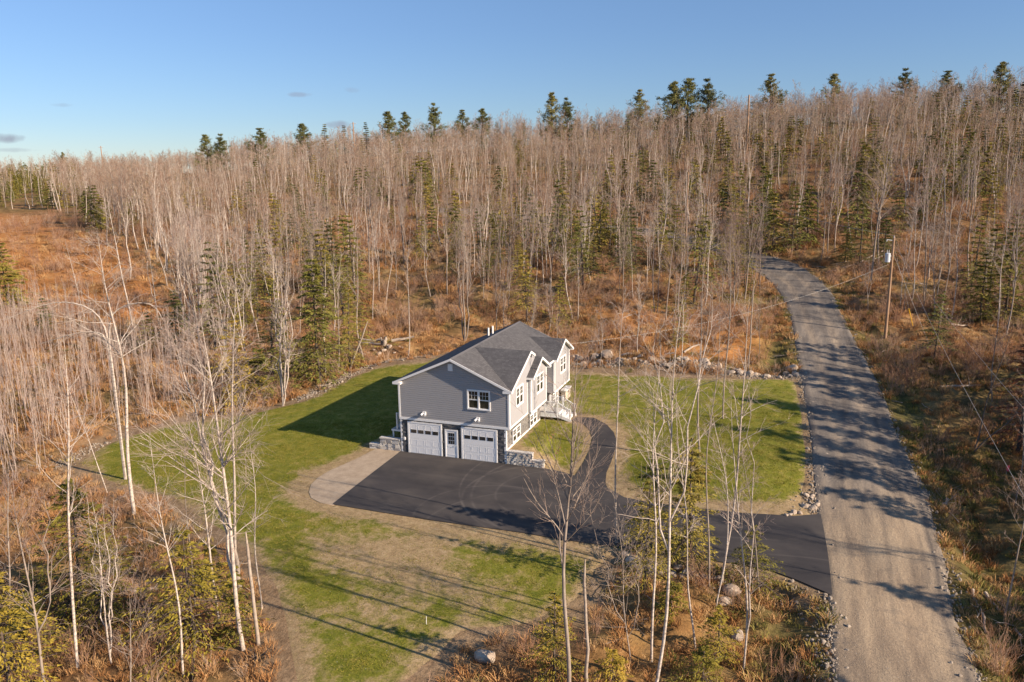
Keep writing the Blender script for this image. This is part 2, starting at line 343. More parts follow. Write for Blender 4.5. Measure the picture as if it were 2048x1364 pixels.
def asphalt(name, seed):
    t = NT(name, .82, .28); w = t.world(); mp = t.mapping(w, (.18, 1, 1), (0, 0, R(9+seed)))
    n2 = t.noise(mp, .75, 5, .6); n3 = t.noise(w, 14, 4, .8); n4 = t.noise(w, .3, 4, .6)
    c = t.ramp(n2, [(.3, (.034, .031, .032)), (.55, (.048, .043, .043)), (.75, (.080, .070, .064))])
    c = t.mix(t.ramp(n4, [(.45, 0.), (.70, .5)]), c, (.095, .082, .072)); c = t.mix(t.ramp(n3, [(.62, 0.), (.8, .35)]), c, (.13, .12, .11))
    # tyre marks and paving seams left on the surface
    for (cx, cy, rr, wd) in ((12.5, -4.6, 5.2, .13), (15.0, -3.3, 7.4, .14), (13.3, -4.1, 4.0, .12), (10.3, -8.4, 4.6, .12), (13.4, -10.5, 6.5, .12), (16.0, -2.0, 9.6, .11), (30, -40, 33.5, .12), (30, -40, 31.8, .12)):
        v = t.n.new('ShaderNodeVectorMath'); v.operation = 'DISTANCE'; t.link(w, v.inputs[0]); v.inputs[1].default_value = (cx, cy, 0)
        dd = t.math('ABSOLUTE', t.math('SUBTRACT', v.outputs['Value'], rr)); k = t.math('MULTIPLY', t.math('SUBTRACT', 1, t.math('DIVIDE', dd, wd), True), t.ramp(n2, [(.36, .0), (.62, .42)])); sx = t.n.new('ShaderNodeSeparateXYZ'); t.link(w, sx.inputs[0]); k = t.math('MULTIPLY', k, t.math('SUBTRACT', 1, t.math('DIVIDE', t.math('SUBTRACT', sx.outputs[0], 11.0 if cx < 20 else 60.0), 3.0), True), True)
        c = t.mix(k, c, (.15, .13, .115))
    t.base(c); t.bumpmap(n3, .4, .01); return t.m
M_ASPH = asphalt('asphalt', 0)
t = NT('packed_gravel', .95, .1); w = t.world(); n2 = t.noise(w, 1.4, 6, .7); n3 = t.noise(w, 14, 4, .8)
t.base(t.mix(t.ramp(n3, [(.35, .3), (.6, 0.)]), t.ramp(n2, [(.3, (.32, .25, .18)), (.7, (.46, .37, .275))]), (.12, .09, .07))); t.bumpmap(n3, .5, .02); M_APRON = t.m

# bark and twigs
def bark(name, lo, hi, mark, amt):
    t = NT(name, .85, .2); o = t.coord(); mp = t.mapping(o, (4, 4, 1.2)); r = t.rnd()
    n = t.noise(mp, 1.2, 5, .7); m2 = t.noise(t.mapping(o, (5, 5, 9)), 1.0, 3, .7)
    c = t.ramp(n, [(.3, lo), (.7, hi)]); c = t.mix(t.ramp(m2, [(.62-amt*.2, 0.), (.72, amt)]), c, mark)
    c = t.mix(t.math('MULTIPLY', r, .35), c, tuple(x*.55 for x in lo)); t.base(c); return t.m
M_BIRCH = bark('birch_bark', (.44, .36, .30), (.68, .60, .52), (.07, .05, .045), .85)
M_GREY = bark('grey_bark', (.22, .175, .145), (.42, .35, .29), (.08, .06, .05), .5)
M_DARKB = bark('dark_bark', (.085, .062, .05), (.19, .15, .12), (.05, .04, .03), .4)
def twig(name, stops):
    t = NT(name, .85, .15); t.base(t.ramp(t.rnd(), stops)); return t.m
M_TWIG = twig('twig', [(0, (.25, .165, .135)), (.35, (.33, .25, .20)), (.7, (.27, .19, .165)), (1, (.38, .30, .24))])
M_TWIGF = twig('far_twig', [(0, (.24, .135, .095)), (.25, (.34, .24, .165)), (.5, (.29, .175, .125)), (.75, (.40, .30, .21)), (1, (.24, .16, .115))])
M_BTWIG = twig('birch_twig', [(0, (.33, .25, .215)), (.5, (.45, .37, .31)), (1, (.36, .27, .24))])
def needles(name, stops):
    t = NT(name, .75, .2); o = t.coord(); n = t.noise(o, 1.1, 3, .6); r = t.rnd()
    c = t.ramp(t.math('ADD', t.math('MULTIPLY', n, .55), t.math('MULTIPLY', r, .5)), stops); t.base(c)
    t.b.inputs['Subsurface Weight'].default_value = 0.0; return t.m
M_HEM = needles('hemlock_needles', [(.15, (.075, .085, .024)), (.4, (.145, .142, .030)), (.65, (.24, .198, .038)), (.9, (.37, .26, .050))])
M_GOLD = needles('golden_needles', [(.15, (.10, .10, .016)), (.45, (.20, .165, .024)), (.75, (.33, .235, .034)), (.95, (.45, .27, .045))])
M_PINE = needles('pine_needles', [(.15, (.07, .078, .028)), (.5, (.135, .135, .042)), (.9, (.25, .215, .065))])
M_RUST = needles('rusty_needles', [(.15, (.16, .06, .03)), (.6, (.30, .11, .05)), (.9, (.36, .16, .07))])
def blades(name, stops):
    t = NT(name, .9, .1); t.base(t.ramp(t.rnd(), stops)); return t.m
M_TUFT = blades('dead_grass', [(0, (.24, .115, .045)), (.25, (.40, .20, .08)), (.5, (.48, .30, .14)), (.75, (.34, .165, .065)), (1, (.50, .35, .18))])
M_TUFTG = blades('green_grass', [(0, (.10, .11, .026)), (.4, (.18, .165, .04)), (.7, (.32, .24, .08)), (1, (.14, .14, .035))])
M_LTUFT = blades('young_grass', [(0, (.085, .105, .012)), (.35, (.15, .155, .018)), (.6, (.21, .18, .025)), (.85, (.33, .26, .07)), (1, (.11, .125, .014))])
M_BRUSH = blades('brush_stems', [(0, (.28, .14, .085)), (.4, (.40, .27, .19)), (.7, (.32, .17, .10)), (1, (.46, .34, .25))])
t = NT('rock', .9, .2); o = t.coord(); n = t.noise(o, 2.0, 6, .7); c = t.ramp(n, [(.3, (.26, .20, .155)), (.55, (.44, .365, .29)), (.75, (.58, .50, .41))])
c = t.mix(t.math('MULTIPLY', t.rnd(), .5), c, (.30, .22, .16)); t.base(c); t.bumpmap(n, .7, .08); M_ROCK = t.m
t = NT('gravel_stone', .9, .15); n = t.noise(t.coord(), 3.0, 4); t.base(t.mix(t.rnd(), t.ramp(n, [(.3, (.13, .105, .085)), (.7, (.24, .20, .165))]), (.34, .29, .235))); M_GRAV = t.m
M_LOG = bark('weathered_log', (.30, .235, .185), (.52, .44, .36), (.11, .08, .06), .6)
# house materials
M_SIDE = plain('vinyl_siding', (.320, .312, .318), .55, .3, .04, 1.5)
M_TRIM = plain('white_trim', (.80, .79, .78), .5, .35, .03)
M_DOOR = plain('white_door_panel', (.82, .81, .80), .45, .4, .02)
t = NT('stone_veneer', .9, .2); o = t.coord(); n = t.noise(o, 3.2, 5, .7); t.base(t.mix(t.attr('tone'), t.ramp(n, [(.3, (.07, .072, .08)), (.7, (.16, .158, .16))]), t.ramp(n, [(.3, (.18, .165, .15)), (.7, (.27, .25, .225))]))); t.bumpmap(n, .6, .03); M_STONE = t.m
M_MORTAR = plain('veneer_joint', (.09, .088, .088), .95, .1)
t = NT('split_block', .9, .2); o = t.coord(); n = t.noise(o, 5, 5, .7); t.base(t.mix(t.math('MULTIPLY', t.rnd(), .6), t.ramp(n, [(.3, (.34, .325, .30)), (.7, (.62, .60, .57))]), (.50, .47, .43))); t.bumpmap(n, .9, .04); M_BLOCK = t.m
t = NT('roof_shingles', .92, .2); u = t.coord('UV'); b = t.n.new('ShaderNodeTexBrick'); t.link(u, b.inputs['Vector']); b.offset = .37; b.squash = .8; b.squash_frequency = 3
b.inputs['Color1'].default_value = (.085, .082, .086, 1); b.inputs['Color2'].default_value = (.135, .130, .134, 1); b.inputs['Mortar'].default_value = (.045, .044, .046, 1)
b.inputs['Scale'].default_value = 1; b.inputs['Mortar Size'].default_value = .010; b.inputs['Brick Width'].default_value = .33; b.inputs['Row Height'].default_value = .143; b.inputs['Bias'].default_value = -.1
n = t.noise(u, .5, 4, .6); c = t.mix(t.ramp(n, [(.35, 0.), (.7, .35)]), b.outputs['Color'], (.15, .145, .145)); n3 = t.noise(u, 22, 3, .8); c = t.mix(t.ramp(n3, [(.4, .3), (.6, 0.)]), c, (.05, .05, .052)); t.base(c); t.bumpmap(b.outputs['Fac'], -.5, .02); M_ROOF = t.m
t = NT('window_glass', .06, .6); n = t.noise(t.coord(), 1.4, 3); t.base(t.ramp(n, [(.4, (.015, .016, .018)), (.6, (.05, .045, .038))])); M_GLASS = t.m
M_DARK = plain('dark_metal', (.05, .05, .055), .5, .4)
M_DECK = plain('grey_composite_deck', (.42, .40, .385), .7, .2)
M_GALV = plain('galvanised_steel', (.55, .57, .60), .45, .5)
t = NT('treated_pole_wood', .85, .2); n = t.noise(t.mapping(t.coord(), (6, 6, .4)), 1.5, 5); t.base(t.ramp(n, [(.3, (.26, .155, .095)), (.7, (.42, .28, .18))])); M_POLE = t.m
M_YEL = plain('yellow_plastic', (.75, .42, .02), .4, .4)
M_PINK = plain('pink_ribbon', (.8, .12, .16), .6, .2)
M_CABLE = plain('aluminium_cable', (.36, .345, .33), .5, .4)
M_CABLED = plain('dark_cable', (.22, .22, .23), .5, .4)

# ------------------------------------------------------------------ ground sheets
def grid_axis(c0, c1, fine, lo, hi, extra=()):
    a = list(np.arange(c0, c1+.01, fine)); s = fine
    x = c1
    while x < hi: s = min(s*1.12, 60); x += s; a.append(x)
    s = fine; x = c0
    while x > lo: s = min(s*1.12, 60); x -= s; a.append(x)
    return np.array(sorted(set(np.round(list(a)+list(extra), 3))))
def set_attr(me, name, vals):
    a = me.attributes.new(name, 'FLOAT', 'POINT'); a.data.foreach_set('value', np.asarray(vals, np.float32))
gx = grid_axis(-60, 70, .5, -2500, 2500); gy = grid_axis(-40, 80, .5, -300, 3500, (.1, .2))
GX, GY = np.meshgrid(gx, gy); P2 = np.stack([GX.ravel(), GY.ravel()], 1)
near = (np.abs(P2[:, 0]) < 260) & (P2[:, 1] < 320) & (P2[:, 1] > -80)
Zg = np.empty(len(P2)); Zg[near] = G(P2[near]); Zg[~near] = T(P2[~near])
nx, ny = len(gx), len(gy); ii = (np.arange(ny-1)[:, None]*nx+np.arange(nx-1)[None]).ravel()
me = np_mesh('ground', np.column_stack([P2, Zg]), np.stack([ii, ii+1, ii+nx+1, ii+nx], 1), mats=(M_WILD,), smooth=True)
pu, pv, pd = project(np.column_stack([P2, Zg])); ok = pd > 5
FIELD = [(-300, 410), (0, 418), (130, 424), (165, 452), (250, 482), (330, 570), (350, 640), (200, 660), (0, 610), (-400, 620)]
def softpoly(u, v, poly, w):
    pp = np.column_stack([u, v]); d = seg_dist(pp, poly); i = inside(pp, poly); return np.where(i, 1, 0)*sstep(d/w)
fo = softpoly(pu, pv, FIELD, 18)*ok
fo = np.maximum(fo, .75*softpoly(pu, pv, [(1180, 610), (1560, 600), (1590, 725), (1400, 735), (1180, 700)], 25)*ok)
fo = np.maximum(fo, .6*softpoly(pu, pv, [(700, 620), (900, 620), (880, 700), (720, 690)], 20)*ok)
fo = np.maximum(fo, .22*softpoly(pu, pv, [(1300, 1150), (1640, 1200), (1640, 1500), (1000, 1500), (1000, 1290), (1200, 1260)], 30)*ok)
set_attr(me, 'orange', fo)
gdr = seg_dist(P2, ROADPOLY); cd = clear_dist(P2)
gr = .85*np.exp(-((gdr-2.0)/2.0)**2)*(P2[:, 1] < 60)
gr = np.maximum(gr, .5*softpoly(pu, pv, [(1780, 700), (2100, 700), (2200, 1500), (1900, 1500)], 60)*ok)
set_attr(me, 'green', gr)
dl = seg_dist(P2, LAWN)
dirt = np.exp(-(dl/1.6)**2)*.9; dirt = np.maximum(dirt, .9*softpoly(pu, pv, [(560, 820), (680, 740), (860, 696), (1150, 700), (1150, 745), (900, 760), (700, 800)], 14)*ok)
dirt = np.maximum(dirt, .9*softpoly(pu, pv, [(1480, 1120), (1600, 1150), (1690, 1200), (1690, 1500), (1650, 1500), (1650, 1290), (1600, 1200)], 10)*ok)
set_attr(me, 'dirt', dirt)
ground = tag(obj('ground', me), kind='structure')

def sheet(name, poly, mat, off, step=.5, attrs=None, skirt=.25, extra_y=(.1, .2), dens=.6):
    poly = np.asarray(poly)[:, :2]
    pts = []
    for i in range(len(poly)):
        a, b = poly[i], poly[(i+1) % len(poly)]; k = max(1, int(np.hypot(*(b-a))/dens))
        for j in range(k): pts.append(a+(b-a)*j/k)
    B = np.array(pts); nb = len(B)
    x0, y0 = B.min(0); x1, y1 = B.max(0)
    xs = gx[(gx > x0) & (gx < x1)] if step == .5 else np.arange(x0, x1, step); ys = gy[(gy > y0) & (gy < y1)] if step == .5 else np.arange(y0, y1, step)
    X, Y = np.meshgrid(xs, ys); I = np.stack([X.ravel(), Y.ravel()], 1); I = I[inside(I, B)]; I = I[seg_dist(I, B) > .12]
    A = np.vstack([B, I]); res = delaunay_2d_cdt([Vector(p) for p in A], [], [list(range(nb))], 1, 1e-5)
    V2 = np.array([(v[0], v[1]) for v in res[0]]); F = [f for f in res[2] if len(f) == 3]
    V = np.column_stack([V2, T(V2)+(off if name != 'lawn' else off-.09*(1-sstep(seg_dist(V2, poly)/.9)))]); Tr = np.array(F, np.int32)
    # orient up
    a, b, c3 = V2[Tr[:, 0]], V2[Tr[:, 1]], V2[Tr[:, 2]]
    cr = (b[:, 0]-a[:, 0])*(c3[:, 1]-a[:, 1])-(b[:, 1]-a[:, 1])*(c3[:, 0]-a[:, 0]); Tr[cr < 0] = Tr[cr < 0][:, ::-1]
    Bz = np.column_stack([B, T(B)+(off if name != 'lawn' else off-.09)]); nV = len(V)
    V = np.vstack([V, Bz, Bz-[0, 0, skirt]]); i = np.arange(nb); j = (i+1) % nb
    Q = np.stack([nV+i, nV+j, nV+nb+j, nV+nb+i], 1)
    me = np_mesh(name, V, Q, Tr, (mat,), smooth=True)
    if attrs:
        for k, fn in attrs.items(): set_attr(me, k, fn(V))
    return tag(obj(name, me), kind='structure')
def bare_fn(V):
    d1 = seg_dist(V, LAWN); d2 = np.minimum(np.minimum(seg_dist(V, DRIVE), seg_dist(V, APRON)), seg_dist(V, PATHP)*1.6)
    b = .13+.75*np.exp(-(d1/1.3)**2)+.95*np.exp(-(d2/1.5)**2)
    u, v, dd = project(V)
    for cx, cy, rx, ry, k in ((740, 1120, 160, 60, .42), (900, 1180, 130, 60, .42), (700, 1230, 150, 60, .45), (800, 1090, 250, 35, .4), (1330, 830, 60, 22, .5), (1290, 860, 40, 18, .3), (600, 870, 50, 15, .1), (600, 1330, 90, 60, .5), (560, 990, 60, 40, .25), (1290, 790, 150, 30, .12), (360, 835, 120, 20, .5), (1420, 780, 60, 30, .2), (1250, 905, 25, 60, .3), (1400, 1010, 200, 12, .5), (450, 960, 60, 40, .25), (600, 930, 40, 20, .3), (300, 900, 60, 30, .2), (900, 1300, 200, 40, .2)):
        b += k*np.exp(-((u-cx)/rx)**2-((v-cy)/ry)**2)
    b -= .28*np.exp(-((u-1480)/150)**2-((v-900)/120)**2)+.3*np.exp(-((u-1100)/60)**2-((v-900)/50)**2)+.3*np.exp(-((u-600)/160)**2-((v-830)/60)**2)
    foot = (V[:, 0] > 8.2) & (V[:, 0] < 9.2) & (V[:, 1] > .3) & (V[:, 1] < 7.5); b = b+np.where(foot, .9*(1-(V[:, 0]-8.27)/.9), 0)
    return b
sheet('lawn', LAWN, M_LAWN, .03, attrs={'bare': bare_fn})
sheet('gravel_apron', APRON, M_APRON, .055)
sheet('driveway', DRIVE, M_ASPH, .075, dens=.5)
sheet('footpath', PATHP, M_ASPH, .070, step=.25, dens=.3)
# gravel road: cross ribs between the two edges
def resamp(A, n):
    s = np.concatenate([[0], np.cumsum(np.hypot(*np.diff(A[:, :2], axis=0).T))]); t = np.linspace(0, s[-1], n); return np.column_stack([np.interp(t, s, A[:, k]) for k in range(2)])
def smooth_line(A, k=3):
    for _ in range(k): A = np.vstack([A[:1], (A[:-2]+2*A[1:-1]+A[2:])/4, A[-1:]])
    return A
parL = [RL[0, :2]]; parR = [RR[0, :2]]
for i in range(len(RL)-1):
    k = max(1, int(np.hypot(*(RL[i+1]-RL[i])[:2])/.7))
    for j in range(1, k+1):
        parL.append(RL[i, :2]+(RL[i+1]-RL[i])[:2]*j/k); parR.append(RR[i, :2]+(RR[i+1]-RR[i])[:2]*j/k)
parL = smooth_line(np.array(parL), 6); parR = smooth_line(np.array(parR), 6); nR = len(parL)
jit = np.sin(np.arange(nR)*.9)*.12+np.sin(np.arange(nR)*.37+1)*.18
dirn = (parR-parL)/np.linalg.norm(parR-parL, axis=1)[:, None]; parR = parR+dirn*jit[:, None]
cols = [-.10, -.02]+[k/44 for k in range(45)]+[1.02, 1.10]; zo = [-.35, .02]+[float(.07+.05*math.sin(math.pi*k/44)-.025*(math.exp(-((k/44-.3)/.06)**2)+math.exp(-((k/44-.68)/.06)**2))+.035*(math.exp(-((k/44-.04)/.02)**2)+math.exp(-((k/44-.95)/.02)**2))) for k in range(45)]+[.02, -.35]
V = []; tanv = []
for cix, (f, z) in enumerate(zip(cols, zo)):
    q = parL+(parR-parL)*f; V.append(np.column_stack([q, T(q)+z]))
V = np.stack(V, 1).reshape(-1, 3); nc = len(cols); ii = (np.arange(nR-1)[:, None]*nc+np.arange(nc-1)[None]).ravel()
me = np_mesh('gravel_road', V, np.stack([ii, ii+1, ii+nc+1, ii+nc], 1), mats=(M_ROAD,), smooth=True)
fcol = np.tile(np.array(cols), nR); u_, v_, _ = project(V)
nearf = sstep((v_-930)/150); track = np.exp(-((fcol-.3)/.1)**2)+np.exp(-((fcol-.68)/.1)**2)
set_attr(me, 'rut', np.clip(sum(np.exp(-((fcol-c0-.03*np.sin(np.repeat(np.arange(nR), nc)*.05+c0*9))/.022)**2)*k for c0, k in ((.04, .8), (.20, .35), (.52, .5), (.82, .6), (.95, .9))), 0, 1)); set_attr(me, 'tan', 1.1*nearf*(1-sstep((fcol-.75)/.3)*.7)+.40*track*(1-nearf)-.1)
tag(obj('gravel_road', me), kind='structure')
print('terrain', round(time.time()-T0, 1))

# ------------------------------------------------------------------ plants: generators
def tubes_to(acc, P, rad, S, mat=0):
    """P (N,K,3), rad (N,K) -> rings"""
    N, K, _ = P.shape
    if N == 0: return
    d = np.gradient(P, axis=1); d /= np.linalg.norm(d, axis=2, keepdims=True)+1e-9
    ref = np.where(np.abs(d[..., 2:3]) > .9, np.array([1., 0, 0]), np.array([0, 0, 1.])); a = np.cross(d, ref); a /= np.linalg.norm(a, axis=2, keepdims=True)+1e-9; b = np.cross(d, a)
    th = np.arange(S)*2*math.pi/S
    V = P[:, :, None]+rad[:, :, None, None]*(a[:, :, None]*np.cos(th)[None, None, :, None]+b[:, :, None]*np.sin(th)[None, None, :, None])
    base = acc['n']; idx = base+(np.arange(N)[:, None, None]*K*S+np.arange(K-1)[None, :, None]*S+np.arange(S)[None, None]); nxt = base+(np.arange(N)[:, None, None]*K*S+np.arange(K-1)[None, :, None]*S+((np.arange(S)+1) % S)[None, None])
    Q = np.stack([idx, nxt, nxt+S, idx+S], -1).reshape(-1, 4)
    acc['v'].append(V.reshape(-1, 3)); acc['q'].append(Q); acc['qm'].append(np.full(len(Q), mat)); acc['n'] += N*K*S
def acc_new(): return dict(v=[], q=[], qm=[], t=[], tm=[], n=0)
def tris_to(acc, C, A, B, mat=0):
    """triangles centre-based: C tip base, A forward vector, B side vector"""
    V = np.stack([C-B*.5, C+B*.5, C+A], 1).reshape(-1, 3); N = len(C); i = acc['n']+np.arange(N)*3
    acc['v'].append(V); acc['t'].append(np.stack([i, i+1, i+2], 1)); acc['tm'].append(np.full(N, mat)); acc['n'] += 3*N
def acc_mesh(acc, name, mats, smooth=True):
    V = np.vstack(acc['v']); Q = np.vstack(acc['q']) if acc['q'] else None; Tr = np.vstack(acc['t']) if acc['t'] else None
    return np_mesh(name, V, Q, Tr, mats, np.concatenate(acc['qm']) if acc['q'] else None, np.concatenate(acc['tm']) if acc['t'] else None, smooth)
def unit(v): return v/(np.linalg.norm(v, axis=-1, keepdims=True)+1e-9)
def spawn(rg, P, rad, n, t0, t1, a0, a1, length, K, up=.3, wig=.12, rr=.55, rmin=.006, tip=.25, flat=0.0, lencurve=None):
    N, k, _ = P.shape; t = rg.uniform(t0, t1, (N, n)); x = t*(k-1); i = np.minimum(x.astype(int), k-2); f = (x-i)[..., None]
    r_ = np.arange(N)[:, None]; p = P[r_, i]*(1-f)+P[r_, i+1]*f; d = unit(P[r_, i+1]-P[r_, i]); r0 = rad[r_, i]*(1-f[..., 0])+rad[r_, i+1]*f[..., 0]
    rv = rg.normal(size=(N, n, 3)); rv[..., 2] *= (1-flat); u = unit(np.cross(np.cross(d, rv), d)); an = rg.uniform(a0, a1, (N, n))[..., None]
    dr = unit(d*np.cos(an)+u*np.sin(an)+np.array([0, 0, up*.4]))
    L = (length[:, None] if np.ndim(length) else length)*rg.uniform(.6, 1.15, (N, n))
    if lencurve is not None: L = L*lencurve(t)
    dr = dr.reshape(-1, 3); L = L.reshape(-1); p = p.reshape(-1, 3); r0 = r0.reshape(-1); out = np.empty((N*n, K, 3)); out[:, 0] = p
    for j in range(1, K):
        dr = unit(dr+np.array([0, 0, up/K])+rg.normal(size=dr.shape)*wig); out[:, j] = out[:, j-1]+dr*(L/(K-1))[:, None]
    rb = np.maximum(np.minimum(r0*rr, L*.022+rmin), rmin); R_ = rb[:, None]*np.linspace(1, tip, K)[None]; R_ = np.maximum(R_, rmin*.5)
    return out, R_, L
def trunk_line(rg, top, r0, K=14, bend=.02, H=None):
    top = np.array(top, float); H = np.linalg.norm(top); t = np.linspace(0, 1, K)[:, None]; w = np.zeros((K, 3)); a = rg.uniform(0, 6.28, 4)
    for q in range(4):
        w[:, 0] += np.sin(t[:, 0]*(q+1)*3.0+a[q])*H*bend/(q+1); w[:, 1] += np.cos(t[:, 0]*(q+1)*2.6+a[q]*1.7)*H*bend/(q+1)
    w -= w[0]*(1-t)+w[-1]*t
    P = top*t+w; rad = r0*(1-t[:, 0])**.8+r0*.06
    return P[None], rad[None]
def bare_tree(seed, top, r0, n1=26, n2=6, n3=4, start=.35, spread=.26, rmin=.009, two=True, fork=None, bend=.012, up=.45, a0=.45, a1=1.0, K=14, mats=(M_BIRCH, M_BTWIG), split=True, sides=6, trunk2=None):
    rg = np.random.RandomState(seed); H = float(np.linalg.norm(top)); tr = acc_new(); cr = acc_new()
    P, r = trunk_line(rg, top, r0, K, bend); trs = [(P, r)]
    if fork:
        for (tf, dx, dy) in fork:
            i = int(tf*(K-1)); b = P[0, i]; rem = P[0, -1]-b; n = K-i
            t_ = np.linspace(0, 1, n)[:, None]; off = np.array([dx, dy, rg.uniform(-.08, .02)*H]); q = b+rem*t_+off*np.sqrt(t_)+rg.normal(size=(n, 3))*.012*H*np.sin(t_*3.1)
            rq = r[0, i]*.8*(1-t_[:, 0])**.8+r0*.05; trs.append((q[None], rq[None]))
    for P_, r_ in trs: tubes_to(tr, P_, r_, sides, 0)
    for qi, (P_, r_) in enumerate(trs):
        st = start if qi == 0 else .15; nn = n1 if qi == 0 else max(5, int(n1*.6))
        lc = lambda t, st=st: np.clip(1.15-.85*((t-st)/(1-st)), .2, 1)*np.clip((t-st)/(.15)+.45, .4, 1)
        B, br, L = spawn(rg, P_, r_, nn, st, .98, a0, a1, H*spread, 6, up, .10, .5, rmin*1.3, lencurve=lc)
        tubes_to(cr, B, br, 4, 0 if not two else 0)
        C_, c_r, L2 = spawn(rg, B, br, n2, .2, .95, .4, .95, L*.45, 4, up*.7, .12, .6, rmin)
        tubes_to(cr, C_, c_r, 3, 1)
        if n3:
            D_, d_r, L3 = spawn(rg, C_, c_r, n3, .15, 1., .35, .9, L2*.55, 3, up*.4, .1, .7, rmin*.75, tip=.4)
            tubes_to(cr, D_, d_r, 3, 1)
    return tr, cr
def merge(a, b, shift):
    for q, m in zip(b['q'], b['qm']): a['q'].append(q+a['n']); a['qm'].append(m+shift)
    for q, m in zip(b['t'], b['tm']): a['t'].append(q+a['n']); a['tm'].append(m+shift)
    a['v'] += b['v']; a['n'] += b['n']; return a
def conifer(seed, H, W, start=.12, layers=26, per=7, k=26, size=.22, droop=.10, mats=None, sparse=1.0, narrow=1.0, side=5):
    rg = np.random.RandomState(seed); tr = acc_new(); cr = acc_new()
    P, r = trunk_line(rg, (rg.normal()*.02*H, rg.normal()*.02*H, H), .012*H+.02, 10, .006); tubes_to(tr, P, r, side, 0)
    n = layers*per; t = np.sort(rg.uniform(start, .99, n)); t = (np.round(t*layers)/layers)*.75+t*.25
    x = t*9; i = np.minimum(x.astype(int), 8); f = (x-i)[:, None]; p = P[0, i]*(1-f)+P[0, i+1]*f
    az = rg.uniform(0, 6.283, n); L = W*np.clip((1-t)/(1-start), .05, 1)**.8*rg.uniform(.55, 1.15, n)*narrow+.12*size
    rise = .25-.5*(1-t); D = np.column_stack([np.cos(az), np.sin(az), rise]); K = 5; B = np.empty((n, K, 3)); B[:, 0] = p
    for j in range(1, K):
        D = D+np.array([0, 0, -droop])+rg.normal(size=D.shape)*.08; B[:, j] = B[:, j-1]+unit(D)*(L/(K-1))[:, None]
    tubes_to(cr, B, np.maximum(L*.012, .008)[:, None]*np.linspace(1, .3, K)[None], 3, 0)
    m = max(3, int(k)); s = rg.uniform(.12, 1., (n, m)); xx = s*(K-1); ii_ = np.minimum(xx.astype(int), K-2); ff = (xx-ii_)[..., None]; rr_ = np.arange(n)[:, None]
    c = B[rr_, ii_]*(1-ff)+B[rr_, ii_+1]*ff; fd = unit(B[rr_, ii_+1]-B[rr_, ii_]); sd = unit(np.cross(fd, np.array([0, 0, 1.])))
    lat = rg.choice([-1, 1], (n, m))[..., None]; wid = (.38*L[:, None]*(1.1-s))[..., None]
    off = sd*lat*wid*rg.uniform(0, 1, (n, m, 1)); c = c+off+rg.normal(size=c.shape)*np.array([.05, .05, .035])*size*3
    keep = rg.uniform(size=(n, m)) < sparse
    c = c[keep]; A = unit(fd+sd*lat*rg.uniform(.3, 1.2, (n, m, 1))+rg.normal(size=fd.shape)*.25+np.array([0, 0, -.15]))[keep]; sz = size*rg.uniform(.6, 1.4, len(c))[:, None]
    Bv = unit(np.cross(A, rg.normal(size=A.shape)*.6+np.array([0, 0, 1.])))*sz*.55
    tris_to(cr, c, A*sz*1.3, Bv, 1)
    return tr, cr
def white_pine(seed, H):
    rg = np.random.RandomState(seed); tr = acc_new(); cr = acc_new(); P, r = trunk_line(rg, (rg.normal()*.3, rg.normal()*.3, H), .02*H, 10, .01); tubes_to(tr, P, r, 6, 0)
    n = 84; t = np.round(rg.uniform(.12, 1., n)*15)/15+rg.normal(size=n)*.007; t = np.clip(t, .1, .995)
    x = t*9; i = np.minimum(x.astype(int), 8); f = (x-i)[:, None]; p = P[0, i]*(1-f)+P[0, i+1]*f; az = rg.uniform(0, 6.283, n)
    L = H*.25*np.clip(1.10-t, .07, .62)/.62*rg.uniform(.35, 1.3, n); D = np.column_stack([np.cos(az), np.sin(az), .15+.5*t]); K = 5; B = np.empty((n, K, 3)); B[:, 0] = p
    for j in range(1, K): D = D+np.array([0, 0, .10])+rg.normal(size=D.shape)*.1; B[:, j] = B[:, j-1]+unit(D)*(L/(K-1))[:, None]
    tubes_to(cr, B, np.maximum(L*.02, .02)[:, None]*np.linspace(1, .4, K)[None], 3, 0)
    C_, c_r, L2 = spawn(rg, B, np.full((n, K), .03), 6, .3, 1., .4, 1.0, L*.35, 3, .3, .1, .6, .015); tubes_to(cr, C_, c_r, 3, 0)
    m = 16; s = rg.uniform(.3, 1, (len(C_), m)); c = C_[:, 0][:, None]*(1-s[..., None])+C_[:, -1][:, None]*s[..., None]+rg.normal(size=(len(C_), m, 3))*np.array([.22, .22, .10])
    c = c.reshape(-1, 3); A = unit(rg.normal(size=c.shape)+np.array([0, 0, .7])); Bv = unit(np.cross(A, rg.normal(size=A.shape)))
    sz = rg.uniform(.22, .45, len(c))[:, None]; tris_to(cr, c, A*sz, Bv*sz*.4, 1)
    return tr, cr
def tuft(seed, n, h, spread, width, lean=.5):
    rg = np.random.RandomState(seed); a = acc_new(); az = rg.uniform(0, 6.283, n); b = np.column_stack([np.cos(az), np.sin(az), np.zeros(n)])*rg.uniform(0, spread*.5, (n, 1))
    az2 = az+rg.normal(size=n)*.8; ln = rg.uniform(.1, lean, n); d = np.column_stack([np.cos(az2)*ln, np.sin(az2)*ln, np.ones(n)]); hh = h*rg.uniform(.4, 1.15, n)[:, None]
    sd = unit(np.cross(d, rg.normal(size=d.shape)))*width; mid = b+d*hh*.55; tip = mid+(d*.55+np.column_stack([np.cos(az2), np.sin(az2), -np.ones(n)])*.3)*hh*.5
    V = np.stack([b-sd*.5, b+sd*.5, mid+sd*.35, mid-sd*.35, tip], 1); i = a['n']+np.arange(n)*5
    a['v'].append(V.reshape(-1, 3)); a['q'].append(np.stack([i, i+1, i+2, i+3], 1)); a['qm'].append(np.zeros(n, int)); a['t'].append(np.stack([i+3, i+2, i+4], 1)); a['tm'].append(np.zeros(n, int)); a['n'] += n*5
    return a
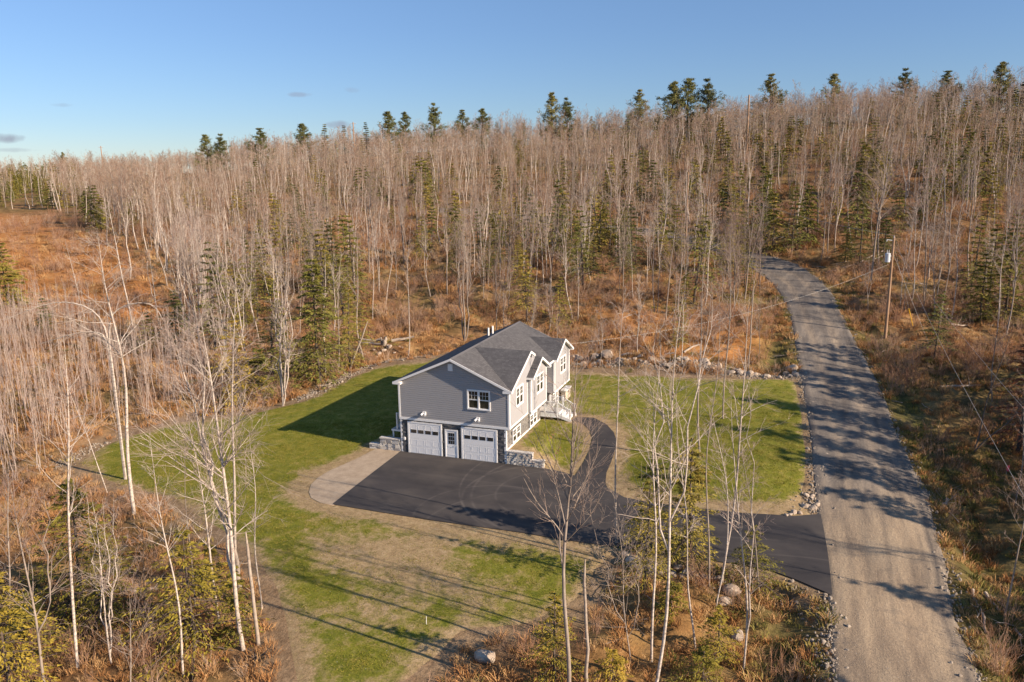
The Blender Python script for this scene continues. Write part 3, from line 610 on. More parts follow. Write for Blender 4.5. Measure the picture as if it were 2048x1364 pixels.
def shrub(seed, n, h, r=.008, sub=5, spread=.5):
    rg = np.random.RandomState(seed); a = acc_new(); az = rg.uniform(0, 6.283, n); P = np.empty((n, 5, 3)); P[:, 0] = np.column_stack([np.cos(az), np.sin(az), np.zeros(n)])*rg.uniform(0, .35, (n, 1))
    D = np.column_stack([np.cos(az)*rg.uniform(.1, spread, n), np.sin(az)*rg.uniform(.1, spread, n), np.ones(n)]); L = h*rg.uniform(.5, 1.1, n)
    for j in range(1, 5): D = unit(D+rg.normal(size=D.shape)*.12); P[:, j] = P[:, j-1]+D*(L/4)[:, None]
    rad = r*np.linspace(1.2, .5, 5)[None]*np.ones((n, 1)); tubes_to(a, P, rad, 3, 0)
    if sub:
        C_, cr_, L2 = spawn(rg, P, rad, sub, .3, .98, .35, .9, L*.35, 3, .3, .12, .7, r*.6); tubes_to(a, C_, cr_, 3, 0)
    return a
def rock_mesh(name, seed, rnd=.28):
    rg = np.random.RandomState(seed); import bmesh
    bm = bmesh.new(); bmesh.ops.create_icosphere(bm, subdivisions=2, radius=.5)
    pl = [(unit(rg.normal(size=3)), rg.uniform(.30, .46)) for _ in range(9)]
    for v in bm.verts:
        p = np.array(v.co)
        for nrm, d in pl:
            k = p@nrm
            if k > d: p = p-nrm*(k-d)*.9
        v.co = p*(1+rg.normal()*.02)
    me = bpy.data.meshes.new(name); bm.to_mesh(me); bm.free(); me.materials.append(M_ROCK); return me

def loose(name, me): return bpy.data.objects.new(name, me)       # source mesh object for scattering only
def scatter(name, sources, pos, rot, scl, label, cat, rs):
    """one object: each vertex of its mesh carries a copy of one of the sources (geometry nodes)"""
    n = len(pos); me = bpy.data.meshes.new(name); me.vertices.add(n); me.vertices.foreach_set('co', np.asarray(pos, np.float32).ravel())
    a = me.attributes.new('rot', 'FLOAT_VECTOR', 'POINT'); a.data.foreach_set('vector', np.asarray(rot, np.float32).ravel())
    a = me.attributes.new('scl', 'FLOAT_VECTOR', 'POINT'); a.data.foreach_set('vector', np.asarray(scl, np.float32).ravel())
    a = me.attributes.new('idx', 'INT', 'POINT'); a.data.foreach_set('value', rs.randint(0, len(sources), n).astype(np.int32))
    o = obj(name, me); ng = bpy.data.node_groups.new(name, 'GeometryNodeTree'); ng.interface.new_socket('Geometry', in_out='INPUT', socket_type='NodeSocketGeometry'); ng.interface.new_socket('Geometry', in_out='OUTPUT', socket_type='NodeSocketGeometry')
    N = ng.nodes; Lk = ng.links; gi = N.new('NodeGroupInput'); go = N.new('NodeGroupOutput'); jn = N.new('GeometryNodeJoinGeometry'); ip = N.new('GeometryNodeInstanceOnPoints')
    for s in sources:
        oi = N.new('GeometryNodeObjectInfo'); oi.inputs['Object'].default_value = s; oi.inputs['As Instance'].default_value = True; Lk.new(oi.outputs['Geometry'], jn.inputs[0])
    def at(nm, ty):
        k = N.new('GeometryNodeInputNamedAttribute'); k.data_type = ty; k.inputs['Name'].default_value = nm; return k.outputs['Attribute']
    e2r = N.new('FunctionNodeEulerToRotation'); Lk.new(at('rot', 'FLOAT_VECTOR'), e2r.inputs[0]); ip.inputs['Pick Instance'].default_value = True
    Lk.new(gi.outputs[0], ip.inputs['Points']); Lk.new(jn.outputs[0], ip.inputs['Instance']); Lk.new(at('idx', 'INT'), ip.inputs['Instance Index']); Lk.new(e2r.outputs[0], ip.inputs['Rotation']); Lk.new(at('scl', 'FLOAT_VECTOR'), ip.inputs['Scale']); Lk.new(ip.outputs[0], go.inputs[0])
    md = o.modifiers.new('scatter', 'NODES'); md.node_group = ng
    return tag(o, label, cat, kind='stuff')
# ------------------------------------------------------------------ house (front-left corner of the garage wall is the origin)
HW, HL, Z1, ZE, ZR, OV = 8.53, 14.17, 2.63, 5.44, 7.45, 0.30
XL = HW-.26                                     # lower storey is set in under the upper wall on the right
BY0, BY1, BX, CY0, CY1, CX = 3.95, 7.63, HW+.277, 9.83, HL, HW+.29
AYP, AZP = 3.944, 7.40; BYP, BZP = 5.79, 6.56; CYP, CZP = 12.0, 6.70
SLM = (ZR-ZE)/(HW/2+OV)                         # main roof slope
house = tag(empty('house', (0, 0, 0)), 'grey two-storey house with white trim, two garage doors and a gabled shingle roof', 'house')
# walls: sheathing solids (parts), then lapped siding as relief
def lap(mb, fn, z0, z1, exp=.152, d=.026):
    """fn(z)->(A,B,n): end points of the course at height z and outward normal; flat face, then a cove leaning in at the top"""
    z = z0
    def off(r, k): return tuple((r[i][0]+r[2][0]*k, r[i][1]+r[2][1]*k) for i in (0, 1))
    while z < z1-.01:
        zt = min(z+exp, z1); zm = z+(zt-z)*.74; r, rm, r2 = fn(z), fn(zm), fn(zt)
        a0, b0 = off(r, 0); a1, b1 = off(r, d); a2, b2 = off(rm, d*.92); a3, b3 = off(r2, .002)
        mb.poly([(*a0, z), (*b0, z), (*b1, z), (*a1, z)]); mb.poly([(*a1, z), (*b1, z), (*b2, zm), (*a2, zm)]); mb.poly([(*a2, zm), (*b2, zm), (*b3, zt), (*a3, zt)]); z = zt
RX = 7.85
w = MB()
for ya, yb_, xr in ((0, BY1, HW), (BY1, CY0, RX), (CY0, HL, HW)):
    zr = (ZE-.13)+(ZR-ZE-.01)*min(1, (HW-xr)/(HW/2)); w.prism([(0, ya, Z1), (xr, ya, Z1), (xr, ya, zr), (HW/2, ya, ZR-.14), (0, ya, ZE-.13)], (0, yb_-ya, 0))
w.build('upper_wall', M_SIDE, house)
w = MB()
for ya, yb_, xr in ((.02, BY1, XL), (BY1, CY0, RX), (CY0, HL-.1, XL)): w.prism([(0.12, ya, -.15), (xr, ya, -.15), (xr, ya, Z1-.002), (0.12, ya, Z1-.002)], (0, yb_-ya, 0))
w.build('lower_wall', M_MORTAR, house)
def gable_prism(x0, x1, y0, y1, zb, ze, yp, zp):
    m = MB(); m.prism([(x0, y0, zb), (x0, y1, zb), (x0, y1, ze), (x0, yp, zp), (x0, y0, ze)], (x1-x0, 0, 0)); return m
gable_prism(HW-1.0, BX, BY0, BY1, Z1, ZE-.02, BYP, BZP-.12).build('projecting_bay', M_SIDE, house)
gable_prism(HW-1.0, CX, CY0, CY1, Z1, ZE-.02, CYP, CZP-.12).build('projecting_bay', M_SIDE, house)
m = MB(); m.prism([(HW-.4, .02, ZE-.14), (HW-.4, BY0+.02, ZE-.14), (HW-.4, BY0+.9, ZE+.6), (HW-.4, BY0+1.9, BZP+.0), (HW-.4, AYP+.75, AZP-.48), (HW-.4, AYP, AZP-.13)], (.4-.004, 0, 0)); m.build('gable_wall', M_SIDE, house)
# siding courses
sd = MB()
def gf(z):
    if z <= ZE-.13: return ((0, 0), (HW, 0), (0, -1))
    k = (z-(ZE-.13))/(ZR-ZE)*(HW/2); k = min(k, HW/2-.01); return ((k, 0), (HW-k, 0), (0, -1))
lap(sd, gf, Z1+.12, ZR-.2)
def side(x, y0, y1, yp, zp, ze):
    def f(z):
        if z <= ze: return ((x, y0), (x, y1), (1, 0))
        k = (z-ze)/(zp-ze); return ((x, y0+(yp-y0)*k), (x, y1+(yp-y1)*k), (1, 0))
    return f
sA = side(HW, 0, BY0, AYP, AZP-.13, ZE-.1)
def fA(z):
    if z <= ZE-.1: return ((HW, 0), (HW, BY0), (1, 0))
    k = (z-(ZE-.1))/(AZP-ZE); ya = AYP*k; yb = BY0+(z-ZE)/((BZP-ZE)/(BYP-BY0+.3)) if z < BZP else AYP+(AZP-z)/((AZP-ZE)/(AYP+.3)); yb = min(yb, AYP+max(0, (AZP-.13-z))/((AZP-ZE)/(AYP+.3)))
    return ((HW, ya), (HW, max(yb, ya+.01)), (1, 0))
lap(sd, fA, Z1+.12, AZP-.16); lap(sd, side(BX, BY0, BY1, BYP, BZP-.13, ZE-.1), Z1+.12, BZP-.16); lap(sd, side(CX, CY0, CY1, CYP, CZP-.13, ZE-.1), Z1+.12, CZP-.16)
lap(sd, lambda z: ((RX, BY1), (RX, CY0), (1, 0)), Z1-1.0, ZE+.1)
lap(sd, lambda z: ((RX, CY0), (CX, CY0), (0, -1)), Z1+.0, ZE-.1); lap(sd, lambda z: ((HW, BY0), (BX, BY0), (0, -1)), Z1+.05, ZE)
tag(sd.build('clapboard_siding', M_SIDE, house), kind='stuff')
# stone veneer on the lower storey
rs = random.Random(3); st = MB(); tone = []
def free(x, z, L, h, holes):
    for (a, b, c, d) in holes:
        if x+L > a and x < b and z+h > c and z < d: return False
    return True
def veneer(axis, u0, u1, z0, z1, holes, base, nrm, light):
    z = z0
    while z < z1-.03:
        h = min(rs.choice([.075, .10, .13]), z1-z); u = u0
        while u < u1-.03:
            L = min(rs.uniform(.16, .42), u1-u)
            if free(u, z, L, h, holes):
                p = .035+rs.random()*.035; g = .007; n0 = len(st.v)
                if axis == 'x': st.box(u+g, u+L-g, base-p, base+.0, z+g, z+h-g)
                else: st.box(base-.0, base+p, u+g, u+L-g, z+g, z+h-g)
                # uneven face
                for i in range(n0, len(st.v)):
                    v = list(st.v[i]); k = 1 if axis == 'x' else 0
                    if abs(v[k]-base) > .01: v[k] += rs.uniform(-.015, .015); st.v[i] = tuple(v)
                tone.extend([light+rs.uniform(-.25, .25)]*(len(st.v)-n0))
            u += L
        z += h
D1, D2, MD = (.67, 3.31, 0, 2.36), (4.92, 7.57, 0, 2.36), (3.62, 4.57, 0, 2.04)
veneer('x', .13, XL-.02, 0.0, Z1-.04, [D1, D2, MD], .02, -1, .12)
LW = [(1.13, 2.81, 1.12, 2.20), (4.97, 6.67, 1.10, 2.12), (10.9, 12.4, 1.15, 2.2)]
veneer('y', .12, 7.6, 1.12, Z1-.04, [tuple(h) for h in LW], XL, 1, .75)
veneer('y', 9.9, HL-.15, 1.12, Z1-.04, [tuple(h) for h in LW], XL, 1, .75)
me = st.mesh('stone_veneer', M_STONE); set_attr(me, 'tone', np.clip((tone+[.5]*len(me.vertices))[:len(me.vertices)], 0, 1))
tag(obj('stone_veneer', me, house), kind='stuff')
# trims
def trim(x0, x1, y0, y1, z0, z1, name='trim_board'): return MB().box(x0, x1, y0, y1, z0, z1).build(name, M_TRIM, house)
trim(-.03, HW+.04, -.05, -.003, Z1-.06, Z1+.12, 'band_board')
trim(HW+.003, HW+.05, -.046, BY0-.01, Z1-.03, Z1+.10, 'band_board'); trim(BX+.003, BX+.05, BY0-.03, BY1+.03, Z1-.03, Z1+.10, 'band_board'); trim(CX+.003, CX+.05, CY0-.03, CY1+.03, Z1-.03, Z1+.10, 'band_board')
MB().box(XL-.01, HW+.003, -.003, BY0, Z1-.03, Z1-.004).build('soffit', M_TRIM, house); MB().box(XL-.01, BX+.003, BY0, BY1, Z1-.031, Z1-.005).build('soffit', M_TRIM, house); MB().box(XL-.01, CX+.003, CY0, CY1, Z1-.031, Z1-.005).build('soffit', M_TRIM, house)
for x0, x1, y0, y1, z0, z1 in [(-.045, .09, -.045, .09, Z1+.12, ZE-.1), (HW-.09, HW+.045, -.046, .09, Z1+.12, ZE-.1), (.03, .16, -.035, .10, -.1, Z1-.06), (XL-.12, XL+.04, -.035, .11, -.1, Z1-.06),
                         (BX-.10, BX+.035, BY0-.035, BY0+.10, Z1+.10, ZE-.1), (BX-.10, BX+.035, BY1-.10, BY1+.035, Z1+.10, ZE-.1), (CX-.10, CX+.035, CY0-.035, CY0+.10, Z1+.10, ZE-.1), (CX-.10, CX+.035, CY1-.10, CY1+.035, Z1+.10, ZE-.1), (HW-.02, HW+.05, BY0-.13, BY0-.04, Z1+.1, ZE-.1)]:
    trim(x0, x1, y0, y1, z0, z1, 'corner_board')
trim(XL-.01, XL+.045, .12, 7.62, .88, 1.12, 'foundation_board'); trim(XL-.01, XL+.045, 9.9, HL-.12, .95, 1.15, 'foundation_board')
# roof planes (thin solids with UV in metres)
def roof_plane(name, pts, along, th=.10):
    """pts: planar polygon; along: unit vector of the courses"""
    pts = [Vector(p) for p in pts]; n = Vector((0, 0, 0))
    for i in range(len(pts)): a, b = pts[i], pts[(i+1) % len(pts)]; n += a.cross(b)
    n.normalize()
    if n.z < 0: pts.reverse(); n = -n
    a = Vector(along).normalized(); up = n.cross(a).normalized(); up = up if up.z > 0 else -up
    k = len(pts); V = [tuple(p) for p in pts]+[tuple(p-n*th) for p in pts]
    F = [tuple(range(k)), tuple(range(2*k-1, k-1, -1))]+[(i, k+i, k+(i+1) % k, (i+1) % k) for i in range(k)]
    me = bpy.data.meshes.new(name); me.from_pydata(V, [], F); me.materials.append(M_ROOF); me.materials.append(M_TRIM)
    uv = me.uv_layers.new(name='uv')
    for p in me.polygons:
        if p.index == 1: p.material_index = 1
        for li in p.loop_indices:
            q = Vector(V[me.loops[li].vertex_index]); uv.data[li].uv = (q.dot(a), q.dot(up))
    me.update(); return obj(name, me, house)
XR, XE = HW/2, HW+OV; Y0, Y1 = -OV, HL+OV
def zmain(x): return ZR-SLM*abs(x-XR)
roof_plane('roof_slope', [(-OV, Y0, ZE), (XR, Y0, ZR), (XR, Y1, ZR), (-OV, Y1, ZE)], (0, 1, 0))
def xmain(z): return XR+(ZR-z)/SLM
slA = (AZP-ZE)/(AYP+OV); _zv = zmain(HW-.05); yv = AYP+(AZP-_zv)/slA
roof_plane('roof_slope', [(XE, Y0, ZE), (xmain(AZP)+.02, AYP, zmain(xmain(AZP)+.02)), (HW-.05, yv, _zv), (XE, yv, ZE), (XE, Y1, ZE), (XR, Y1, ZR), (XR, Y0, ZR)], (0, 1, 0))
def xmain(z): return XR+(ZR-z)/SLM
slA = (AZP-ZE)/(AYP+OV)
XA = HW+OV; lift = .012
# gable A: near slope whole, far slope runs down behind the small bay roof
roof_plane('gable_roof', [(XE, Y0, ZE+lift), (XA, Y0, ZE+lift), (XA, AYP, AZP), (xmain(AZP), AYP, AZP)], (1, 0, 0), .09)
yb = AYP+.95; zb = AZP-slA*.95
roof_plane('gable_roof', [(xmain(AZP), AYP, AZP), (XA, AYP, AZP), (XA, yb, zb), (HW-.05, yb, zb), (HW-.05, yv, _zv)], (1, 0, 0), .09)
XB = BX+OV; slB = (BZP-ZE)/((BY1-BY0)/2+OV)
roof_plane('gable_roof', [(HW-.02, BY0-OV, ZE), (XB, BY0-OV, ZE), (XB, BYP, BZP), (HW-.9, BYP, BZP)], (1, 0, 0), .08)
roof_plane('gable_roof', [(xmain(ZE+.2), BY1+OV, ZE), (XB, BY1+OV, ZE), (XB, BYP, BZP), (xmain(BZP)-.0, BYP, BZP)], (1, 0, 0), .08)
XC = CX+OV
roof_plane('gable_roof', [(XE-.02, CY0-OV, ZE), (XC, CY0-OV, ZE), (XC, CYP, CZP), (xmain(CZP), CYP, CZP)], (1, 0, 0), .08)
roof_plane('gable_roof', [(XE-.02, CY1+OV, ZE), (XC, CY1+OV, ZE), (XC, CYP, CZP), (xmain(CZP), CYP, CZP)], (1, 0, 0), .08)
ridge = MB(); ridge.prism([(XR-.14, Y0, ZR-.045), (XR, Y0, ZR+.018), (XR+.14, Y0, ZR-.045)], (0, Y1-Y0, 0)); ridge.build('ridge_cap', plain('ridge_shingle', (.12, .117, .122), .9), house)
# rake and fascia boards (board faces outwards, just below the shingles)
def rake(a, b, n, h=.17, t_=.035):
    a = Vector(a); b = Vector(b); n = Vector(n); MB().prism([a, b, b-Vector((0, 0, h)), a-Vector((0, 0, h))], n*t_).build('rake_board', M_TRIM, house)
zd = Vector((0, 0, -.015))
rake((-OV, Y0, ZE-.01), (XR, Y0, ZR-.01), (0, -1, 0)); rake((XR, Y0-.001, ZR-.01), (XE, Y0-.001, ZE-.01), (0, -1, 0)); rake((XR, Y1, ZR-.01), (XE, Y1, ZE-.01), (0, 1, 0)); rake((-OV, Y1, ZE-.01), (XR, Y1, ZR-.01), (0, 1, 0))
rake((XA, Y0, ZE), (XA, AYP, AZP-.01), (1, 0, 0)); rake((XA+.001, AYP, AZP-.01), (XA+.001, yb, zb-.01), (1, 0, 0))
rake((XB, BY0-OV, ZE), (XB, BYP, BZP-.01), (1, 0, 0)); rake((XB+.001, BYP, BZP-.01), (XB+.001, BY1+OV, ZE-.01), (1, 0, 0))
rake((XC, CY0-OV, ZE), (XC, CYP, CZP-.01), (1, 0, 0)); rake((XC+.001, CYP, CZP-.01), (XC+.001, CY1+OV, ZE-.01), (1, 0, 0))
def fascia(x0, x1, y0, y1, z1, h=.17): MB().box(x0, x1, y0, y1, z1-h, z1).build('fascia', M_TRIM, house)
fascia(-OV-.035, -OV-.001, Y0-.03, Y1, ZE-.02); fascia(XE-.02, XE+.015, BY1+OV, CY0-OV, ZE-.02); fascia(HW, XB, BY0-OV-.03, BY0-OV-.002, ZE-.012, .15); fascia(XE, XC, CY0-OV-.03, CY0-OV-.002, ZE-.012, .15); fascia(XE, XC, CY1+OV+.002, CY1+OV+.03, ZE-.012, .15)
MB().box(-OV, 0, Y0+.0, Y1, ZE-.20, ZE-.185).build('soffit', M_TRIM, house); MB().box(RX, XE, BY1+.03, CY0-.03, ZE-.20, ZE-.185).build('soffit', M_TRIM, house)
MB().box(HW-.35, XE+.01, Y0-.034, .0, ZE-.185, ZE-.015).build('eave_return', M_TRIM, house); MB().box(-OV-.034, .3, Y0-.034, .0, ZE-.185, ZE-.015).build('eave_return', M_TRIM, house)
for yy in (BY0-OV, BY1+.04): MB().box(BX-.02, XB+.01, yy+.002, yy+.26, ZE-.17, ZE-.02).build('eave_return', M_TRIM, house)
for yy in (CY0-OV, CY1+.04): MB().box(CX-.02, XC+.01, yy+.002, yy+.26, ZE-.17, ZE-.02).build('eave_return', M_TRIM, house)
# windows: frame > sash, pane, muntin
def window(face, u0, u1, z0, z1, base, cols=2, casing=.09, muntins=True):
    """face 'y-' (normal -y, u=x) or 'x+' (normal +x, u=y)"""
    def bx(mb, a0, a1, d0, d1, c0, c1):
        if face == 'y-': mb.box(a0, a1, base-d1, base-d0, c0, c1)
        else: mb.box(base+d0, base+d1, a0, a1, c0, c1)
        return mb
    f = MB(); bx(f, u0, u1, .002, .06, z1-casing, z1); bx(f, u0, u1, .002, .07, z0, z0+casing); bx(f, u0, u0+casing, .002, .06, z0+casing, z1-casing); bx(f, u1-casing, u1, .002, .06, z0+casing, z1-casing)
    cw = (u1-u0-2*casing-(cols-1)*.09)/cols
    for k in range(1, cols): a = u0+casing+k*cw+(k-1)*.09; bx(f, a, a+.09, .002, .06, z0+casing, z1-casing)
    fo_ = f.build('window_frame', M_TRIM, house); zm = (z0+z1)/2
    for k in range(cols):
        a = u0+casing+k*(cw+.09)
        for (c0, c1, dd) in ((z0+casing, zm, .0), (zm, z1-casing, .008)):
            p = bx(MB(), a+.035, a+cw-.035, .006+dd, .012+dd, c0+.035, c1-.035).build('pane', M_GLASS, fo_)
            s = MB(); bx(s, a+.002, a+cw-.002, .014+dd, .032+dd, c0+.002, c0+.04); bx(s, a+.002, a+cw-.002, .014+dd, .032+dd, c1-.04, c1-.002); bx(s, a+.002, a+.04, .014+dd, .032+dd, c0+.04, c1-.04); bx(s, a+cw-.04, a+cw-.002, .014+dd, .032+dd, c0+.04, c1-.04); s.build('sash', M_TRIM, fo_)
            if muntins and dd > 0:
                s = MB()
                for q in (1, 2): x_ = a+.04+(cw-.08)*q/3; bx(s, x_-.008, x_+.008, .014+dd, .022+dd, c0+.04, c1-.04)
                zz = (c0+c1)/2; bx(s, a+.04, a+cw-.04, .0145+dd, .0225+dd, zz-.008, zz+.008); s.build('muntin', M_TRIM, fo_)
    return fo_
window('y-', 5.40, 7.15, 3.82, 5.28, -.018)
window('x+', 1.28, 2.85, 3.80, 5.24, HW+.018); window('x+', 5.08, 6.76, 3.76, 5.22, BX+.018); window('x+', 11.31, 12.96, 3.80, 5.2, CX+.018)
for h in LW[:3]: window('x+', h[0], h[1], h[2]+.01, h[3], XL+.05, casing=.08)
# gable vent with louvres
v = MB().box(3.97, 4.34, -.055, -.016, 6.50, 7.0).build('gable_vent', M_TRIM, house)
for k in range(6): MB().prism([(4.0, -.058, 6.54+k*.073), (4.0, -.075, 6.545+k*.073), (4.0, -.058, 6.58+k*.073)], (.31, 0, 0)).build('louvre', M_TRIM, v)
# garage doors: frame, stacked panels, four lights each
def garage(u0, u1):
    f = MB().box(u0-.10, u0+.02, -.07, .17, 0.0, 2.36).box(u1-.02, u1+.10, -.07, .17, 0.0, 2.36).box(u0-.10, u1+.10, -.07, .17, 2.362, 2.47).build('garage_door_frame', M_TRIM, house)
    d = MB().box(u0+.02, u1-.02, -.03, .012, -.02, 2.36).build('garage_door', M_DOOR, house)
    for k in range(4):
        z0 = .02+k*.585; p = MB(); p.box(u0+.03, u1-.03, -.052, -.031, z0+.006, z0+.579); p.build('panel', M_DOOR, d)
        if k != 2:
            for q in range(4):
                a = u0+.09+q*(u1-u0-.18)/4; w_ = (u1-u0-.18)/4; e = MB(); e.box(a+.05, a+w_-.05, -.060, -.0525, z0+.10, z0+.115); e.box(a+.05, a+w_-.05, -.060, -.0525, z0+.47, z0+.485); e.box(a+.05, a+.065, -.060, -.0525, z0+.115, z0+.47); e.box(a+w_-.065, a+w_-.05, -.060, -.0525, z0+.115, z0+.47); e.build('panel_moulding', M_DOOR, d)
    for q in range(4):
        a = u0+.16+q*(u1-u0-.22)/4; MB().box(a, a+.44, -.064, -.053, 1.62, 1.88).build('pane', M_GLASS, d)
    MB().box(u0, u1, -.12, -.055, -.02, .03).build('sill_seal', M_APRON, d)
garage(.72, 3.26); garage(4.97, 7.52)
f = MB().box(3.58, 3.68, -.06, .1, 0, 2.05).box(4.50, 4.60, -.06, .1, 0, 2.05).box(3.58, 4.60, -.06, .1, 2.052, 2.15).build('side_door_frame', M_TRIM, house)
d = MB().box(3.68, 4.50, -.035, .015, .02, 2.05).build('side_door', M_DOOR, house)
for i in range(3):
    for j in range(3): MB().box(3.86+i*.165, 3.86+i*.165+.14, -.045, -.036, 1.08+j*.285, 1.08+j*.285+.25).build('pane', M_GLASS, d)
MB().cyl((4.42, -.10, 1.0), (4.42, -.036, 1.0), .028, .022, 8).build('handle', M_GALV, d); MB().box(3.8, 4.38, -.048, -.036, .25, .30).box(3.8, 4.38, -.048, -.036, .85, .90).build('door_moulding', M_DOOR, d)
# flood lights over the garage doors, outlet cover, roof pipes
for lx, lz in ((2.02, 3.22), (6.2, 3.19)):
    b = MB().box(lx-.12, lx+.12, -.09, -.018, lz-.10, lz+.10).build('flood_light', M_TRIM, house)
    for s in (-1, 1): MB().cyl((lx+s*.10, -.12, lz-.02), (lx+s*.16, -.30, lz-.12), .055, .085, 10).build('lamp_head', M_TRIM, b)
    MB().cyl((lx, -.12, lz-.11), (lx, -.14, lz-.2), .05, .03, 8).build('sensor', M_TRIM, b)
MB().box(.28, .42, -.11, -.03, 1.02, 1.22).build('outlet_cover', M_TRIM, house)
for px_, py_ in ((2.75, 10.9), (2.95, 11.35)): MB().cyl((px_, py_, zmain(px_)-.05), (px_, py_, zmain(px_)+.66), .075, .075, 12).build('vent_pipe', M_TRIM, house)
MB().box(.9, 1.9, HL-.1+.003, HL-.1+.05, .0, 2.0).build('rear_door', M_DOOR, house)
# entry door seen in the recess over the landing
MB().box(RX+.02, RX+.06, 8.1, 9.15, 1.66, 3.75).build('entry_door', M_DOOR, house)
MB().box(RX, XL+.1, BY1+.01, CY0-.01, 1.45, 1.60).build('entry_floor', M_DECK, house)
# entry landing and stairs
es = tag(empty('entry_stairs', (XL, 7.67, 0)), 'white railed landing and short stairs at the entry on the long side of the house', 'stairs')
es_inv = Vector((-XL, -7.67, 0))
def EB(name, mats, *boxes):
    m = MB()
    for b in boxes: m.box(b[0]-XL, b[1]-XL, b[2]-7.67, b[3]-7.67, b[4], b[5])
    return m.build(name, mats, es)
LX1, LY0, LY1, LZ = 9.74, 7.67, 9.28, 1.62
for k in range(11): EB('deck_board', M_DECK, (XL+.06, LX1+.02, LY0-.02+k*.148, LY0-.02+k*.148+.14, LZ-.03, LZ))
EB('rim_board', M_TRIM, (XL+.06, LX1, LY0-.045, LY0-.005, LZ-.32, LZ-.032)); EB('rim_board', M_TRIM, (XL+.06, LX1, LY1+.005, LY1+.045, LZ-.32, LZ-.032)); EB('rim_board', M_TRIM, (LX1-.04, LX1-.001, LY0, LY1, LZ-.32, LZ-.032))
EB('lower_trim', M_TRIM, (XL+.06, LX1+.01, LY0-.06, LY0-.046, LZ-.35, LZ-.27))
nst, run, rise = 4, .27, .135
for k in range(nst):
    x0 = LX1+k*run; z = LZ-(k+1)*rise
    if k < nst-1: EB('tread', M_TRIM, (x0, x0+run+.02, LY0+.1, LY1-.1, z-.03, z))
    EB('riser', M_TRIM, (x0+.001, x0+.02, LY0+.1, LY1-.1, z-rise+.04 if k else z-.10, z+rise-.032))
SX = LX1+nst*run-.10; SZ = LZ-nst*rise+.02
for yy in (LY0-.03, LY1-.01):
    m = MB(); m.prism([(LX1-XL, yy-7.67, LZ-.05), (LX1-XL, yy-7.67, LZ-.34), (SX+.12-XL, yy-7.67, SZ-.12), (SX+.12-XL, yy-7.67, SZ+.10)], (0, .04, 0)); m.build('stringer', M_TRIM, es)
def post(x, y, z0, z1, s=.055):
    p = EB('post', M_TRIM, (x-s, x+s, y-s, y+s, z0, z1)); m = MB().box(x-s-.02-XL, x+s+.02-XL, y-s-.02-7.67, y+s+.02-7.67, z1+.001, z1+.03).build('post_cap', M_TRIM, p)
RH = .93
PN, PF, PB, PD = (LX1-.03, LY0+.03), (LX1-.03, LY1-.03), (SX, LY0+.03), (SX, LY1-.03)
post(*PN, LZ-.3, LZ+RH+.05); post(*PF, LZ-.3, LZ+RH+.05); post(*PB, SZ-.1, SZ+RH-.02); post(*PD, SZ-.1, SZ+RH-.02); post(XL+.13+.26, LY0+.03, LZ, LZ+RH); post(HW+.12, LY1-.03, LZ, LZ+RH)
def rail(a, b, n):
    a = Vector(a)-Vector((XL, 7.67, 0)); b = Vector(b)-Vector((XL, 7.67, 0)); u = Vector((0, 0, 1))
    MB().bar(a+u*(RH-.04), b+u*(RH-.04), .055, .05).build('top_rail', M_TRIM, es); MB().bar(a+u*.10, b+u*.10, .045, .04).build('bottom_rail', M_TRIM, es)
    for k in range(1, n): q = a+(b-a)*k/n; MB().box(q.x-.016, q.x+.016, q.y-.016, q.y+.016, q.z+.12, q.z+RH-.065).build('baluster', M_TRIM, es)
rail((XL+.13+.3, LY0+.03, LZ), (LX1-.08, LY0+.03, LZ), 10); rail((HW+.16, LY1-.03, LZ), (LX1-.08, LY1-.03, LZ), 10); rail((LX1, LY0+.03, LZ-.01), (SX-.05, LY0+.03, SZ-.02), 8); rail((LX1, LY1-.03, LZ-.01), (SX-.05, LY1-.03, SZ-.02), 8)
# side landing on the left
ls = tag(empty('side_landing', (-.5, 1.2, 0)), 'small white side landing with a rail post on the shaded left wall of the house', 'landing')
MB().box(-.55, .47, -.65, .85, 1.38, 1.50).build('platform', M_TRIM, ls)
for k in range(5): MB().box(-.5+.0, .47, -.63+k*.29, -.63+k*.29+.27, 1.503, 1.53).build('deck_board', M_DECK, ls)
for yy in (-.55, .75): MB().box(-.16, -.06, yy-.05, yy+.05, 1.53, 2.78).build('post', M_TRIM, ls); MB().box(-.5, -.4, yy-.05, yy+.05, .5, 1.38).build('post', M_TRIM, ls)
MB().bar((-.11, -.5, 2.66), (-.11, .7, 2.66), .06, .05).build('top_rail', M_TRIM, ls)
for k in range(1, 9): MB().box(-.125, -.095, -.55+k*.145-.014, -.55+k*.145+.014, 1.6, 2.63).build('baluster', M_TRIM, ls)
